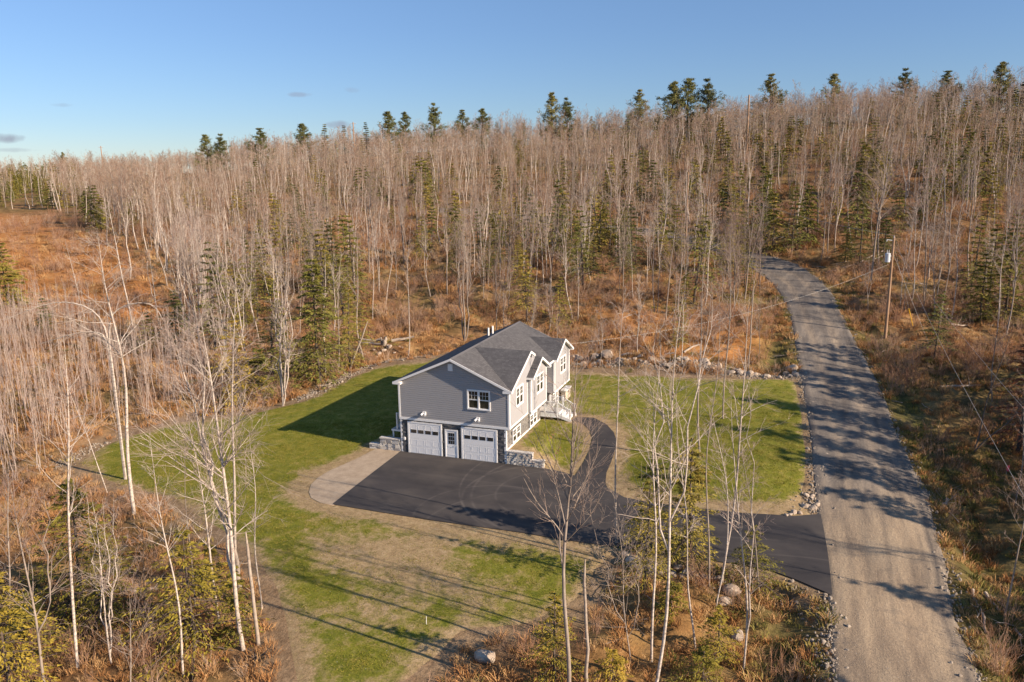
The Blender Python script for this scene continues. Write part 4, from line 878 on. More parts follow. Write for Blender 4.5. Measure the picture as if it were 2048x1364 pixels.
# retaining walls of split-face blocks, block by block
def retaining(name, label, runs, capcol, bl, bh):
    w_ = tag(empty(name, (runs[0][0], -.0, 0)), label, 'retaining wall'); ox = runs[0][0]; r = random.Random(len(label)); lib = []
    for k in range(5):
        m = MB(); m.box(-.5, .5, -.5, .5, -.5, .5); me_ = m.mesh('block', M_BLOCK)
        for v_ in me_.vertices:
            if v_.co.y < 0: v_.co.y -= r.uniform(0, .40); v_.co.x *= r.uniform(.9, .99); v_.co.z *= r.uniform(.88, .99)
        lib.append(me_)
    for (x0, x1, zt) in runs:
        z = -.05; row = 0
        while z < zt-.10-.02:
            h = min(bh, zt-.09-z); x = x0; first = True
            while x < x1-.02:
                L = min(bl*r.uniform(.6, 1.25)*(0.5 if first and row % 2 else 1), x1-x); first = False
                if x1-(x+L) < .1: L = x1-x
                b_ = obj('block', lib[r.randrange(5)], w_); b_.location = (x+L/2-ox, .10, z+h/2); b_.scale = (L-.008, .22+r.uniform(-.02, .02), h-.008); x += L
            z += h; row += 1
        n_ = max(1, round((x1-x0)/.6)); L = (x1-x0)/n_
        for k in range(n_): MB().box(x0+k*L+.003-ox, x0+(k+1)*L-.003-ox, -.08, .30, zt-.088, zt).build('cap_stone', M_BLOCK, w_)
    return w_
retaining('retaining_wall', 'stepped grey block wall in full sun at the right garage corner', [(XL+.06, 10.22, 1.04), (10.23, 11.05, .58)], None, .26, .14)
retaining('retaining_wall', 'stepped grey block wall at the left garage corner beside the shaded lawn', [(-1.76, -.06, .98), (-2.65, -1.77, .42)], None, .55, .30)
cb = tag(empty('bulkhead_wall', (8.5, 13.0, 0)), 'low pale block wall with a white cap at the far corner of the house', 'retaining wall')
for k in range(3):
    for j in range(3): MB().box(.02+.002, .40, -.2+j*.5, .29+j*.5, .7+k*.42, 1.115+k*.42).build('block', plain('pale_block', (.55, .47, .38), .9) if (k+j) == 0 else bpy.data.materials['pale_block'], cb)
MB().box(-.02, .50, -.25, 1.35, 1.962, 2.05).build('cap_stone', M_TRIM, cb)
# ------------------------------------------------------------------ the wooded hillside
VAR = {}
def variant_pair(kind, acc, mats):
    tr, cr = acc; t_ = acc_mesh(tr, kind+'_trunk', mats); c_ = acc_mesh(cr, kind+'_crown', mats)
    return t_, c_
def joined(kind, acc, mats): return acc_mesh(merge(acc[0], acc[1], 0), kind, mats)
near_v, far_v = {}, {}
BM = (M_BIRCH, M_BTWIG); GM = (M_GREY, M_TWIG); GF = (M_GREY, M_TWIGF); BF = (M_BIRCH, M_TWIGF)
near_v['birch'] = [variant_pair('birch', bare_tree(100+i, (.9*math.sin(i*2), .9*math.cos(i), 12+i*.3), .062, n1=20, n2=4, n3=3, start=.45, spread=.15, rmin=.009, up=.35, a0=.45, a1=1.15, bend=.022, fork=[(.3, .9, .3)] if i % 3 == 0 else None), BM) for i in range(8)]
near_v['grey'] = [variant_pair('bare', bare_tree(200+i, (.8*math.sin(i*2), .8*math.cos(i), 12+i*.3), .075, n1=22, n2=4, n3=3, start=.38, spread=.20, rmin=.009, up=.35, a0=.45, a1=1.15, bend=.015, fork=[(.35, .9, .5), (.5, -.8, .2)] if i % 2 == 0 else None), GM) for i in range(9)]
near_v['hemlock'] = [variant_pair('hemlock', conifer(300+i, 9+.4*i, 2.9+.3*(i % 3), start=.10+.06*(i % 3), layers=16, per=7, k=40, size=.20, droop=.05, sparse=.6), (M_DARKB, M_HEM)) for i in range(5)]
far_v['birch'] = [joined('birch_tree', bare_tree(400+i, (.9*math.sin(i*2), .9*math.cos(i), 12), .105, n1=13, n2=4, n3=2, start=.50, spread=.17, rmin=.014, up=.35, a0=.45, a1=1.15, bend=.025, K=8, sides=5), BF) for i in range(8)]
far_v['grey'] = [joined('bare_tree', bare_tree(500+i, (.8*math.sin(i*2), .8*math.cos(i), 12), .08, n1=18, n2=5, n3=2, start=.32, spread=.24, rmin=.015, up=.35, a0=.45, a1=1.2, bend=.02, K=8, sides=4, fork=[(.4, .9, .5)] if i % 2 else None), GF) for i in range(10)]
far_v['hemlock'] = [joined('hemlock_tree', conifer(600+i, 9, 2.9+.35*(i % 3), start=.12, layers=14, per=6, k=24, size=.36, droop=.08, sparse=.7, side=4), (M_DARKB, M_HEM)) for i in range(4)]
for k in far_v: far_v[k] = [loose(m.name, m) for m in far_v[k]]
rs = np.random.RandomState(11)
cand = []
for (d0, d1, sp) in ((62, 130, 3.3), (130, 230, 3.7), (230, 360, 4.1), (360, 560, 4.9)):
    hw = d1*.70+12; nx_ = int(2*hw/sp); ny_ = int((d1-d0)/sp)
    X, Y = np.meshgrid(np.arange(nx_)*sp-hw, d0+np.arange(ny_)*sp); X = X+rs.uniform(-.55, .55, X.shape)*sp; Y = Y+rs.uniform(-.55, .55, Y.shape)*sp
    m = np.abs(X) < Y*.70+12
    cand.append(np.stack([X[m], Y[m]], 1))
cand = np.vstack(cand); cy, sy = math.cos(YAW), math.sin(YAW)
W2 = np.column_stack([CAM_POS[0]+cand[:, 0]*cy+cand[:, 1]*sy, CAM_POS[1]-cand[:, 0]*sy+cand[:, 1]*cy])
cdist = clear_dist(W2); gz = G(W2); U, Vp, Dp = project(np.column_stack([W2, gz]))
dens = np.ones(len(W2)); UV = np.column_stack([U, Vp])
def zone(poly, k):
    global dens
    i = inside(UV, poly); dens = np.where(i, np.minimum(dens, k), dens)
zone(FIELD, .015)
zone([(0, 560), (330, 600), (420, 650), (300, 700), (-200, 700), (-200, 560)], .10)
zone([(690, 615), (900, 600), (975, 640), (1010, 700), (860, 712), (690, 700)], .10)
zone([(1000, 650), (1180, 640), (1250, 700), (1200, 740), (1000, 730)], .5)
zone([(1180, 590), (1555, 590), (1600, 760), (1150, 740)], .34)
zone([(1180, 500), (1500, 530), (1560, 600), (1180, 600)], .75)
zone([(1600, 530), (1760, 560), (1800, 650), (2200, 640), (2300, 1500), (1900, 1500), (1700, 720)], .10)
zone([(1420, 400), (1800, 400), (2100, 430), (2100, 640), (1800, 650), (1560, 500), (1380, 440)], .55)
zone([(860, 395), (1000, 400), (1000, 440), (860, 435)], .25)
zone([(560, 600), (690, 600), (700, 720), (640, 780), (500, 810), (440, 780)], .55)
zone([(-200, 640), (330, 640), (440, 780), (440, 850), (100, 960), (-300, 1100)], .0)
nz = np.array([math.sin(p[0]*.11+1.3)*math.cos(p[1]*.09)+.6*math.sin(p[0]*.05-p[1]*.07+2) for p in W2])
gap = np.array([math.sin(p[0]*.17+.3)*math.cos(p[1]*.15+1)+.7*math.sin(p[0]*.07+p[1]*.083+1) for p in W2]); dens = dens*np.where(gap < -.85, .25, np.where(gap < -.5, .65, 1.0))
keep = (cdist > 1.6) & (rs.uniform(size=len(W2)) < dens) & (Vp < 860) & (W2[:, 1] > -8)
keep &= ~((U > 420) & (Vp > 800))
W2, gz, U, Vp, Dp, nz, cdist = [a[keep] for a in (W2, gz, U, Vp, Dp, nz, cdist)]
n = len(W2); r1 = rs.uniform(size=n)
pc = np.clip(.07+.22*sstep((U-500)/1100)+.13*nz, .02, .6); pc = np.where(Dp > 210, pc*.35, pc); pc = np.where((Vp < 440) & (Vp > 340), np.maximum(pc, .42*(1-sstep((U-60)/150))), pc); pc = np.where((U > 420) & (U < 720) & (Vp > 560), .35, pc); pc = np.where((U > 880) & (U < 1300) & (Vp > 480) & (Vp < 660), np.maximum(pc, .38), pc)
pb = np.where(U < 700, .38, .28)
kind = np.where(r1 < pc, 2, np.where(r1 < pc+pb, 0, 1))
KN = ['birch', 'grey', 'hemlock']; NAMES = ['birch_tree', 'bare_tree', 'hemlock_tree']; CATS = ['birch tree', 'bare tree', 'conifer']
LAB = ['pale-stemmed leafless birch', 'grey leafless tree', 'olive-green hemlock']
hs = np.where(kind == 2, rs.uniform(.45, 1.15, n), (.55+.68*rs.uniform(size=n)**.8))*np.where(cdist < 8, .88, 1.0)
nz2 = np.array([math.sin(p[0]*.043+.7)*math.cos(p[1]*.051+2)+.5*math.sin(p[0]*.13+p[1]*.11) for p in W2]); hs *= 1+.17*nz2
hs *= np.where((U < 400) & (Vp < 420), .9, 1.0)*(1-.02*sstep((Dp-130)/100))
def zname(u, v, d):
    if d > 200:
        return 'high on the hill '+('at the left' if u < 500 else 'left of the house' if u < 800 else 'above the house' if u < 1200 else 'above the road bend' if u < 1600 else 'at the right')
    if u < 330: return 'at the orange field edge'
    if u < 700: return 'in the wood behind left lawn'
    if u < 1180: return 'in the wood behind the house'
    if v < 520 and u > 1480: return 'on the slope above the bend'
    if u > 1640: return 'in thin wood beyond the pole'
    return 'between house and road bend'
def zfine(u, v, d, s):
    sz = 'tall ' if s > .98 else 'low ' if s < .74 else 'mid-height '
    dp = 'front row' if d < 90 else 'second rank' if d < 112 else 'middle depth' if d < 145 else 'far side'
    c = ('near the picture edge' if u < 120 else 'beside the field' if u < 330 else 'above the arching birches' if u < 430 else 'left of pale clump' if u < 560 else 'above the pale clump' if u < 690 else 'above the log pile' if u < 830 else 'left of roof ridge' if u < 930 else
         'over the roof ridge' if u < 1050 else 'over the far gable' if u < 1180 else 'above the stone row' if u < 1330 else 'left of the road' if u < 1560 else 'above the road' if u < 1700 else 'by the pole' if u < 1830 else 'right of guy wires' if u < 1940 else 'at the right edge')
    return sz, dp+', '+c
count = [0, 0, 0]; rest = {0: [], 1: [], 2: []}
order = np.argsort(Dp/np.maximum(hs, .3)); inframe = (U > -60) & (U < 2110)
for i in order:
    k = int(kind[i]); big = 1.0
    if not inframe[i] or count[k] >= 296: rest[k].append(i); continue
    count[k] += 1; j = rs.randint(0, 99); s = hs[i]; zn = zname(U[i], Vp[i], Dp[i])
    loc = (W2[i, 0], W2[i, 1], gz[i]-.12); rot = (rs.normal()*.03, rs.normal()*.03, rs.uniform(0, 6.28)); sc_ = (s*rs.uniform(.85, 1.2), s*rs.uniform(.85, 1.2), s)
    szn, fn_ = zfine(U[i], Vp[i], Dp[i], s); lab = szn+LAB[k]+' '+zn+(', '+fn_ if Dp[i] <= 200 else ''); lab = ' '.join(lab.split()[:16]) if len(lab.split()) > 16 else lab; grp = CATS[k]+'s '+zn
    if Dp[i] < 135:
        o = empty(NAMES[k], loc); o.rotation_euler = rot; o.scale = sc_; tm, cm = near_v[KN[k]][j % len(near_v[KN[k]])]
        obj('trunk', tm, o); obj('crown', cm, o)
    else:
        o = obj(NAMES[k], far_v[KN[k]][j % len(far_v[KN[k]])].data, None, loc, rot); o.scale = sc_
    tag(o, lab, CATS[k], grp)
for k in range(3):
    ix = np.array(rest[k]); m = len(ix); s = hs[ix]
    scatter('distant_'+NAMES[k]+'s', far_v[KN[k]], np.column_stack([W2[ix], gz[ix]-.15]), np.column_stack([rs.normal(size=(m, 2))*.03, rs.uniform(0, 6.28, m)]), np.column_stack([s*rs.uniform(.85, 1.25, m), s*rs.uniform(.85, 1.25, m), s]),
            'far '+CATS[k]+'s covering the upper hillside as one mass', 'woodland', rs)
print('forest', n, count, [len(rest[k]) for k in rest], round(time.time()-T0, 1))
# white pines and spruces that stand above the skyline
PV = [(acc_mesh(a, 'pine_trunk', (M_DARKB, M_PINE)), acc_mesh(b, 'pine_crown', (M_DARKB, M_PINE))) for a, b in (white_pine(700+i, 15) for i in range(4))]
SV = [(acc_mesh(a, 'spruce_trunk', (M_DARKB, M_PINE)), acc_mesh(b, 'spruce_crown', (M_DARKB, M_PINE))) for a, b in (conifer(720+i, 13, 2.4, start=.1, layers=18, per=6, k=20, size=.4, droop=.06) for i in range(2))]
SKY_T = [(130, 298, 30, 0, 'small flat-topped pine at the far left end of the skyline'), (416, 270, 48, 0, 'left of two broad pines close together on the left skyline'), (444, 269, 40, 0, 'right of two broad pines close together on the left skyline'), (527, 259, 26, 0, 'short round-topped pine left of the middle of the skyline'),
    (610, 252, 42, 0, 'ragged wide pine on the skyline left of the crossarm pole'), (653, 251, 30, 1, 'narrow spruce just left of the skyline crossarm pole'), (694, 254, 30, 1, 'narrow spruce beside the skyline crossarm pole'), (736, 248, 26, 1, 'small dark spruce right of the skyline crossarm pole'),
    (779, 232, 46, 0, 'tall layered pine left of a twin pine on the skyline'), (814, 233, 40, 0, 'paler ragged pine between two tall skyline pines'), (872, 218, 60, 0, 'tallest full green pine on the left half of the skyline'), (927, 230, 24, 0, 'small pine tuft on the ridge right of the tallest pine'),
    (965, 228, 26, 0, 'second small pine tuft above the house ridge'), (1104, 202, 52, 0, 'tall tiered pine on the skyline above the house'), (1135, 211, 44, 0, 'shorter tiered pine right beside the tall one above the house'), (1275, 198, 44, 0, 'dense pine at the left of the ridge cluster'),
    (1340, 185, 50, 0, 'broad pine left of a very upright one on the ridge'), (1373, 180, 56, 0, 'upright pine in the middle of the ridge cluster'), (1412, 181, 50, 0, 'rounded pine at the right of the ridge cluster'), (1530, 173, 70, 0, 'large spreading pine with flat limbs on the right ridge'),
    (1556, 205, 50, 1, 'dark narrow spruce tucked under the large spreading pine'), (1656, 174, 60, 0, 'full pine right of the large spreading pine'), (1796, 166, 34, 0, 'small dark pine poking over the right ridge'), (1875, 170, 34, 0, 'faint pine top between bare crowns on the right ridge'), (1868, 208, 60, 1, 'black-green spruce below the right skyline'),
    (1982, 157, 60, 0, 'tall pine near the right end of the skyline'), (2032, 153, 90, 1, 'big dark spruce at the right edge of the skyline'), (1181, 242, 40, 1, 'dark pointed cedar below the skyline above the house'), (1256, 240, 30, 1, 'small dark cedar right of the pointed one'), (995, 250, 46, 1, 'pair-topped dark cedar left above the house')]
for i, (u, v, px, kd, lab) in enumerate(SKY_T):
    best = None
    for dep in (170, 200, 230, 260, 300, 340, 380, 420, 470, 520):
        q = at_depth(u, dep, 0)[:2]; g = float(T([q])[0]); ztop = at_depth(u, dep, CAM_POS[2])[2]+(341-v)/FPX*dep*1.02; h = ztop-g
        sc = abs(h-(15 if kd == 0 else 13)); 
        if best is None or sc < best[0]: best = (sc, q, g, h)
    _, q, g, h = best; h = max(8, min(h, 24)); o = empty('pine_tree' if kd == 0 else 'spruce_tree', (q[0], q[1], g-.1), i*1.7); s = h/(15 if kd == 0 else 13); o.scale = (s*(.95+.45*((i*37) % 10)/10), s*(.95+.45*((i*53) % 10)/10), s)
    tm, cm = (PV if kd == 0 else SV)[(i*3) % (4 if kd == 0 else 2)]; obj('trunk', tm, o); obj('crown', cm, o); tag(o, lab, 'pine tree' if kd == 0 else 'conifer', 'evergreens standing above the ridge')
print('pines', round(time.time()-T0, 1))
# ------------------------------------------------------------------ single trees in front and around the lawn
def lat(P): return (P[0]-CAM_POS[0])*math.cos(YAW)-(P[1]-CAM_POS[1])*math.sin(YAW)
def dep(P): return (P[0]-CAM_POS[0])*math.sin(YAW)+(P[1]-CAM_POS[1])*math.cos(YAW)
def lat_dep(l, d): return np.array([CAM_POS[0]+l*math.cos(YAW)+d*math.sin(YAW), CAM_POS[1]-l*math.sin(YAW)+d*math.cos(YAW)])
def stand(u, v, ut, vt):
    B = march(u, v); B[2] = float(G([B[:2]])[0]); r_ = ray(ut, vt); k = dep(B)/(r_[0]*math.sin(YAW)+r_[1]*math.cos(YAW)); P = CAM_POS+r_*k; return B, P-B
BW = (M_BIRCH, M_BTWIG); GW = (M_GREY, M_TWIG); DW = (M_DARKB, M_TWIG)
def single(name, cat, label, base, top, seed, mats, group=None, **kw):
    B, tv = stand(*base, *top); kw = dict(kw); kw['r0'] *= .58; tr, cr = bare_tree(seed, tv, **{**dict(mats=mats), **kw})
    o = empty(name, (B[0], B[1], B[2]-.1)); obj('trunk', acc_mesh(tr, 'trunk', mats), o); obj('crown', acc_mesh(cr, 'crown', mats), o); return tag(o, label, cat, group)
NEARG = 'leafless trees standing around the lawn and driveway'
S1 = dict(r0=.13, n1=22, n2=4, n3=3, start=.40, spread=.17, rmin=.0065, a0=.5, a1=1.3, up=.25)
for (name, cat, label, base, top, seed, mats, kw) in [
    ('birch_tree', 'birch tree', 'thin straight birch over the inner end of the driveway, left of the right-hand clump', (1233, 1088), (1248, 572), 1, BW, dict(r0=.10, spread=.11, start=.5)),
    ('birch_tree', 'birch tree', 'tallest white forked birch of the right-hand clump, its foot at the bottom edge', (1308, 1392), (1366, 588), 2, BW, dict(r0=.13, fork=[(.42, -.9, .2), (.5, 1.0, .3)], spread=.19, start=.52)),
    ('birch_tree', 'birch tree', 'birch just left of the tallest one, foot among the brown brush', (1303, 1325), (1322, 690), 3, BW, dict(r0=.10, spread=.16)),
    ('birch_tree', 'birch tree', 'slim birch with drooping bare twigs right of the tallest one', (1392, 1288), (1352, 742), 4, BW, dict(r0=.075, spread=.13, bend=.02)),
    ('birch_tree', 'birch tree', 'crooked thin birch with curly twigs over the driveway', (1431, 1218), (1424, 790), 5, BW, dict(r0=.075, bend=.03, spread=.15, start=.55)),
    ('birch_tree', 'birch tree', 'straight white birch over the right lawn with wide bare crown', (1443, 1172), (1500, 580), 6, BW, dict(r0=.12, spread=.17, start=.45)),
    ('birch_tree', 'birch tree', 'double-stemmed birch in front of the driveway mouth', (1487, 1330), (1462, 770), 7, BW, dict(r0=.09, fork=[(.2, .7, .0)], spread=.12)),
    ('bare_tree', 'bare tree', 'grey pole-like tree at the far side of the right lawn', (1400, 915), (1412, 480), 8, GW, dict(r0=.12, spread=.12, start=.55)),
    ('bare_tree', 'bare tree', 'grey tree on the right lawn next to the pole-like one', (1446, 838), (1460, 440), 9, GW, dict(r0=.12, spread=.16, start=.4)),
    ('bare_tree', 'bare tree', 'slender grey tree in the driveway verge between two birches', (1418, 1180), (1440, 560), 10, GW, dict(r0=.08, spread=.12, start=.5)),
    ('bare_tree', 'bare tree', 'tiny crooked tree crossing the driveway mouth', (1520, 1180), (1478, 860), 41, GW, dict(r0=.06, spread=.16, start=.4)),
    ('bare_tree', 'bare tree', 'wide-crowned grey tree in the bottom centre of the picture', (1137, 1410), (1157, 690), 11, GW, dict(r0=.15, n1=30, n2=7, n3=4, spread=.26, start=.36, a0=.45, a1=.95, up=.5)),
    ('bare_tree', 'bare tree', 'thin many-stemmed sapling right of the wide-crowned tree', (1262, 1330), (1225, 960), 12, GW, dict(r0=.05, spread=.3, start=.15, fork=[(.2, 1.0, .3), (.3, -1.1, .2)])),
    ('birch_tree', 'birch tree', 'stout birch leaning left across the left lawn edge', (269, 1035), (196, 470), 13, BW, dict(r0=.20, n1=30, n2=6, n3=3, spread=.24, start=.55, bend=.02, a0=.6, a1=1.3, up=.15)),
    ('birch_tree', 'birch tree', 'slender wavy birch in the lower left, left of the yellow conifer', (158, 1356), (126, 660), 14, BW, dict(r0=.12, spread=.18, start=.45, bend=.012)),
    ('birch_tree', 'birch tree', 'clump of thin white stems low in the left corner', (224, 1338), (182, 990), 15, BW, dict(r0=.075, fork=[(.12, .5, .1), (.2, -.5, .2), (.25, .9, .3)], spread=.2, start=.4)),
    ('birch_tree', 'birch tree', 'single curved birch between the two yellow conifers', (366, 1352), (298, 860), 16, BW, dict(r0=.085, spread=.17, start=.5, bend=.015)),
    ('birch_tree', 'birch tree', 'big leaning dark-footed birch with a fan of twigs at the left lawn', (487, 1300), (398, 620), 17, BW, dict(r0=.17, n1=32, n2=7, n3=4, spread=.28, start=.35, fork=[(.3, -.9, .5), (.45, -1.6, .2)], a0=.5, a1=1.1)),
    ('birch_tree', 'birch tree', 'straight white birch right behind the leaning one', (470, 1105), (472, 560), 18, BW, dict(r0=.13, spread=.17, start=.5)),
    ('birch_tree', 'birch tree', 'pale birch with tangled twigs left of the leaning one', (438, 1246), (372, 820), 19, BW, dict(r0=.10, spread=.25, start=.35)),
    ('birch_tree', 'birch tree', 'thin young birch at the right of the left-hand clump', (524, 1218), (497, 850), 20, BW, dict(r0=.07, spread=.16, start=.4)),
    ('bare_tree', 'bare tree', 'thin stem in front of the left lawn beside the leaning birch', (392, 1225), (370, 850), 42, GW, dict(r0=.06, spread=.14, start=.4)),
    ('bare_tree', 'bare tree', 'forked grey tree cut by the bottom left corner', (92, 1390), (20, 960), 21, GW, dict(r0=.11, fork=[(.35, 1.4, .3)], spread=.28, start=.3)),
    ('bare_tree', 'bare tree', 'low spreading grey tree at the bottom edge left of the lawn', (262, 1400), (258, 1180), 22, GW, dict(r0=.06, spread=.5, start=.2, n1=16, a0=.4, a1=.8)),
    ('bare_tree', 'bare tree', 'upright grey tree at the very left edge near the bottom', (12, 1300), (14, 900), 23, GW, dict(r0=.09, spread=.2, start=.3)),
    ('bare_tree', 'bare tree', 'brown twin-stemmed tree in the left brush', (292, 1300), (285, 1050), 24, DW, dict(r0=.06, fork=[(.2, -.5, .0)], spread=.18, start=.4)),
    ('birch_tree', 'birch tree', 'slanting birch at the edge of the sapling thicket', (215, 985), (120, 720), 43, BW, dict(r0=.06, spread=.2, start=.4)),
    ('birch_tree', 'birch tree', 'tall leaning birch between the orange field and the wood', (266, 656), (212, 372), 25, BW, dict(r0=.19, spread=.22, start=.45, bend=.014)),
    ('birch_tree', 'birch tree', 'thin birch leaning left in the orange field', (170, 640), (130, 480), 26, BW, dict(r0=.11, spread=.12, start=.3)),
    ('birch_tree', 'birch tree', 'two-topped birch standing just left of a green pine', (318, 645), (295, 480), 27, BW, dict(r0=.1, fork=[(.3, -.9, .2)], spread=.15)),
    ('birch_tree', 'birch tree', 'white birch bending right beside the dense green pine', (424, 672), (385, 410), 28, BW, dict(r0=.15, spread=.18, start=.4, bend=.02)),
    ('birch_tree', 'birch tree', 'many-stemmed pale clump at the upper lawn edge', (566, 812), (560, 520), 29, BW, dict(r0=.13, fork=[(.04, .7, .1), (.06, -.6, .3), (.1, 1.1, .2), (.08, -1.1, .4), (.12, .3, .5)], spread=.14, start=.45)),
    ('birch_tree', 'birch tree', 'lone straight birch at the upper lawn edge left of the roof', (651, 757), (650, 500), 30, BW, dict(r0=.13, spread=.13, start=.45)),
    ('bare_tree', 'bare tree', 'grey tree at the upper lawn edge next to the lone birch', (677, 748), (676, 560), 31, GW, dict(r0=.13, spread=.15, start=.4)),
    ('bare_tree', 'bare tree', 'triple grey trunks in the meadow behind the roof', (929, 674), (925, 425), 32, GW, dict(r0=.16, fork=[(.05, .9, .2), (.07, -.7, .1)], spread=.15, start=.4)),
    ('bare_tree', 'bare tree', 'large grey tree left of the utility pole with a high open crown', (1741, 566), (1790, 262), 33, GW, dict(r0=.24, n1=30, n2=7, n3=4, spread=.26, start=.40, rmin=.014)),
    ('bare_tree', 'bare tree', 'dark dead tree leaning over the brush at the right edge', (1948, 912), (2030, 640), 34, DW, dict(r0=.11, spread=.12, start=.3, n1=14)),
    ('bare_tree', 'bare tree', 'half-fallen dark tree crossing the one at the right edge', (1944, 915), (2062, 770), 35, DW, dict(r0=.09, spread=.10, start=.4, n1=10, bend=.06)),
    ('bare_tree', 'bare tree', 'grey bushy tree at the left bank of the gravel road', (1470, 640), (1462, 420), 36, GW, dict(r0=.12, n1=34, n2=7, n3=4, spread=.30, start=.25, fork=[(.15, .9, .2), (.2, -.9, .3)], up=.6, a0=.3, a1=.8)),
    ('bare_tree', 'bare tree', 'brown broken tree at the inner side of the road bend', (1494, 640), (1540, 485), 37, DW, dict(r0=.09, spread=.13, start=.5, n1=10)),
    ('bare_tree', 'bare tree', 'white-limbed small tree in front of the stone row', (1364, 735), (1362, 570), 38, BW, dict(r0=.09, spread=.25, start=.35, n1=18)),
    ('bare_tree', 'bare tree', 'tall twiggy tree among the brush right of the pole', (1850, 600), (1880, 380), 39, GW, dict(r0=.12, spread=.18, start=.4)),
    ('bare_tree', 'bare tree', 'thin grey tree on the open slope at the right edge, left of the rust-brown conifer', (1985, 800), (2003, 560), 51, GW, dict(r0=.09, spread=.16)),
    ('bare_tree', 'bare tree', 'slender tree at the right edge near the pink ribbon', (2030, 1010), (2052, 700), 52, GW, dict(r0=.08, spread=.16)),
    ('bare_tree', 'bare tree', 'twiggy tree rising from the lower right ditch side', (2010, 1230), (2070, 880), 53, GW, dict(r0=.07, spread=.2)),
    ('birch_tree', 'birch tree', 'pale thin birch above the rust-brown conifer', (1995, 660), (2015, 420), 54, BW, dict(r0=.12, spread=.15)),
    ('bare_tree', 'bare tree', 'leaning tree right of the yellow guy guard', (1880, 650), (1920, 440), 40, GW, dict(r0=.12, spread=.16, start=.4))]:
    single(name, cat, label, base, top, seed*13+5, mats, NEARG, **{**S1, **kw})
# arching bent stems beside the stout birch
for i, (pts, lab) in enumerate([([(215, 650), (180, 612), (120, 600), (60, 618), (10, 640)], 'birch stem bent over in an arch towards the left edge'), ([(212, 640), (240, 612), (285, 603), (312, 612), (326, 640)], 'birch stem bent over in an arch towards the green pine'), ([(215, 670), (195, 665), (170, 662), (130, 672), (80, 688)], 'low bent birch stem behind the sapling thicket')]):
    B = march(268, 1030); d0 = dep(B)+6; P = []
    for u, v in pts: r_ = ray(u, v); P.append(CAM_POS+r_*(d0/(r_[0]*math.sin(YAW)+r_[1]*math.cos(YAW))))
    P[0][2] = P[0][2]; foot = np.array([P[0][0], P[0][1], float(G([P[0][:2]])[0])]); P = np.array([foot, (foot*.4+P[0]*.6)]+P)-foot
    tt = np.linspace(0, 1, len(P)); t2 = np.linspace(0, 1, 18); Q = np.column_stack([np.interp(t2, tt, P[:, k]) for k in range(3)])
    for _ in range(2): Q[1:-1] = (Q[:-2]+2*Q[1:-1]+Q[2:])/4
    tr = acc_new(); cr = acc_new(); rad = np.linspace(.075, .02, 18)[None]; tubes_to(tr, Q[None], rad, 6); rg = np.random.RandomState(i)
    Bq, br, L = spawn(rg, Q[None], rad, 22, .45, 1, .5, 1.2, 1.6, 5, .1, .12, .5, .009); tubes_to(cr, Bq, br, 3, 1); C_, c_r, _ = spawn(rg, Bq, br, 4, .2, 1, .4, .9, L*.4, 3, .1, .1, .6, .007); tubes_to(cr, C_, c_r, 3, 1)
    o = empty('bent_birch', tuple(foot)); obj('trunk', acc_mesh(tr, 'trunk', BW), o); obj('crown', acc_mesh(cr, 'crown', BW), o); tag(o, lab, 'birch tree', NEARG)
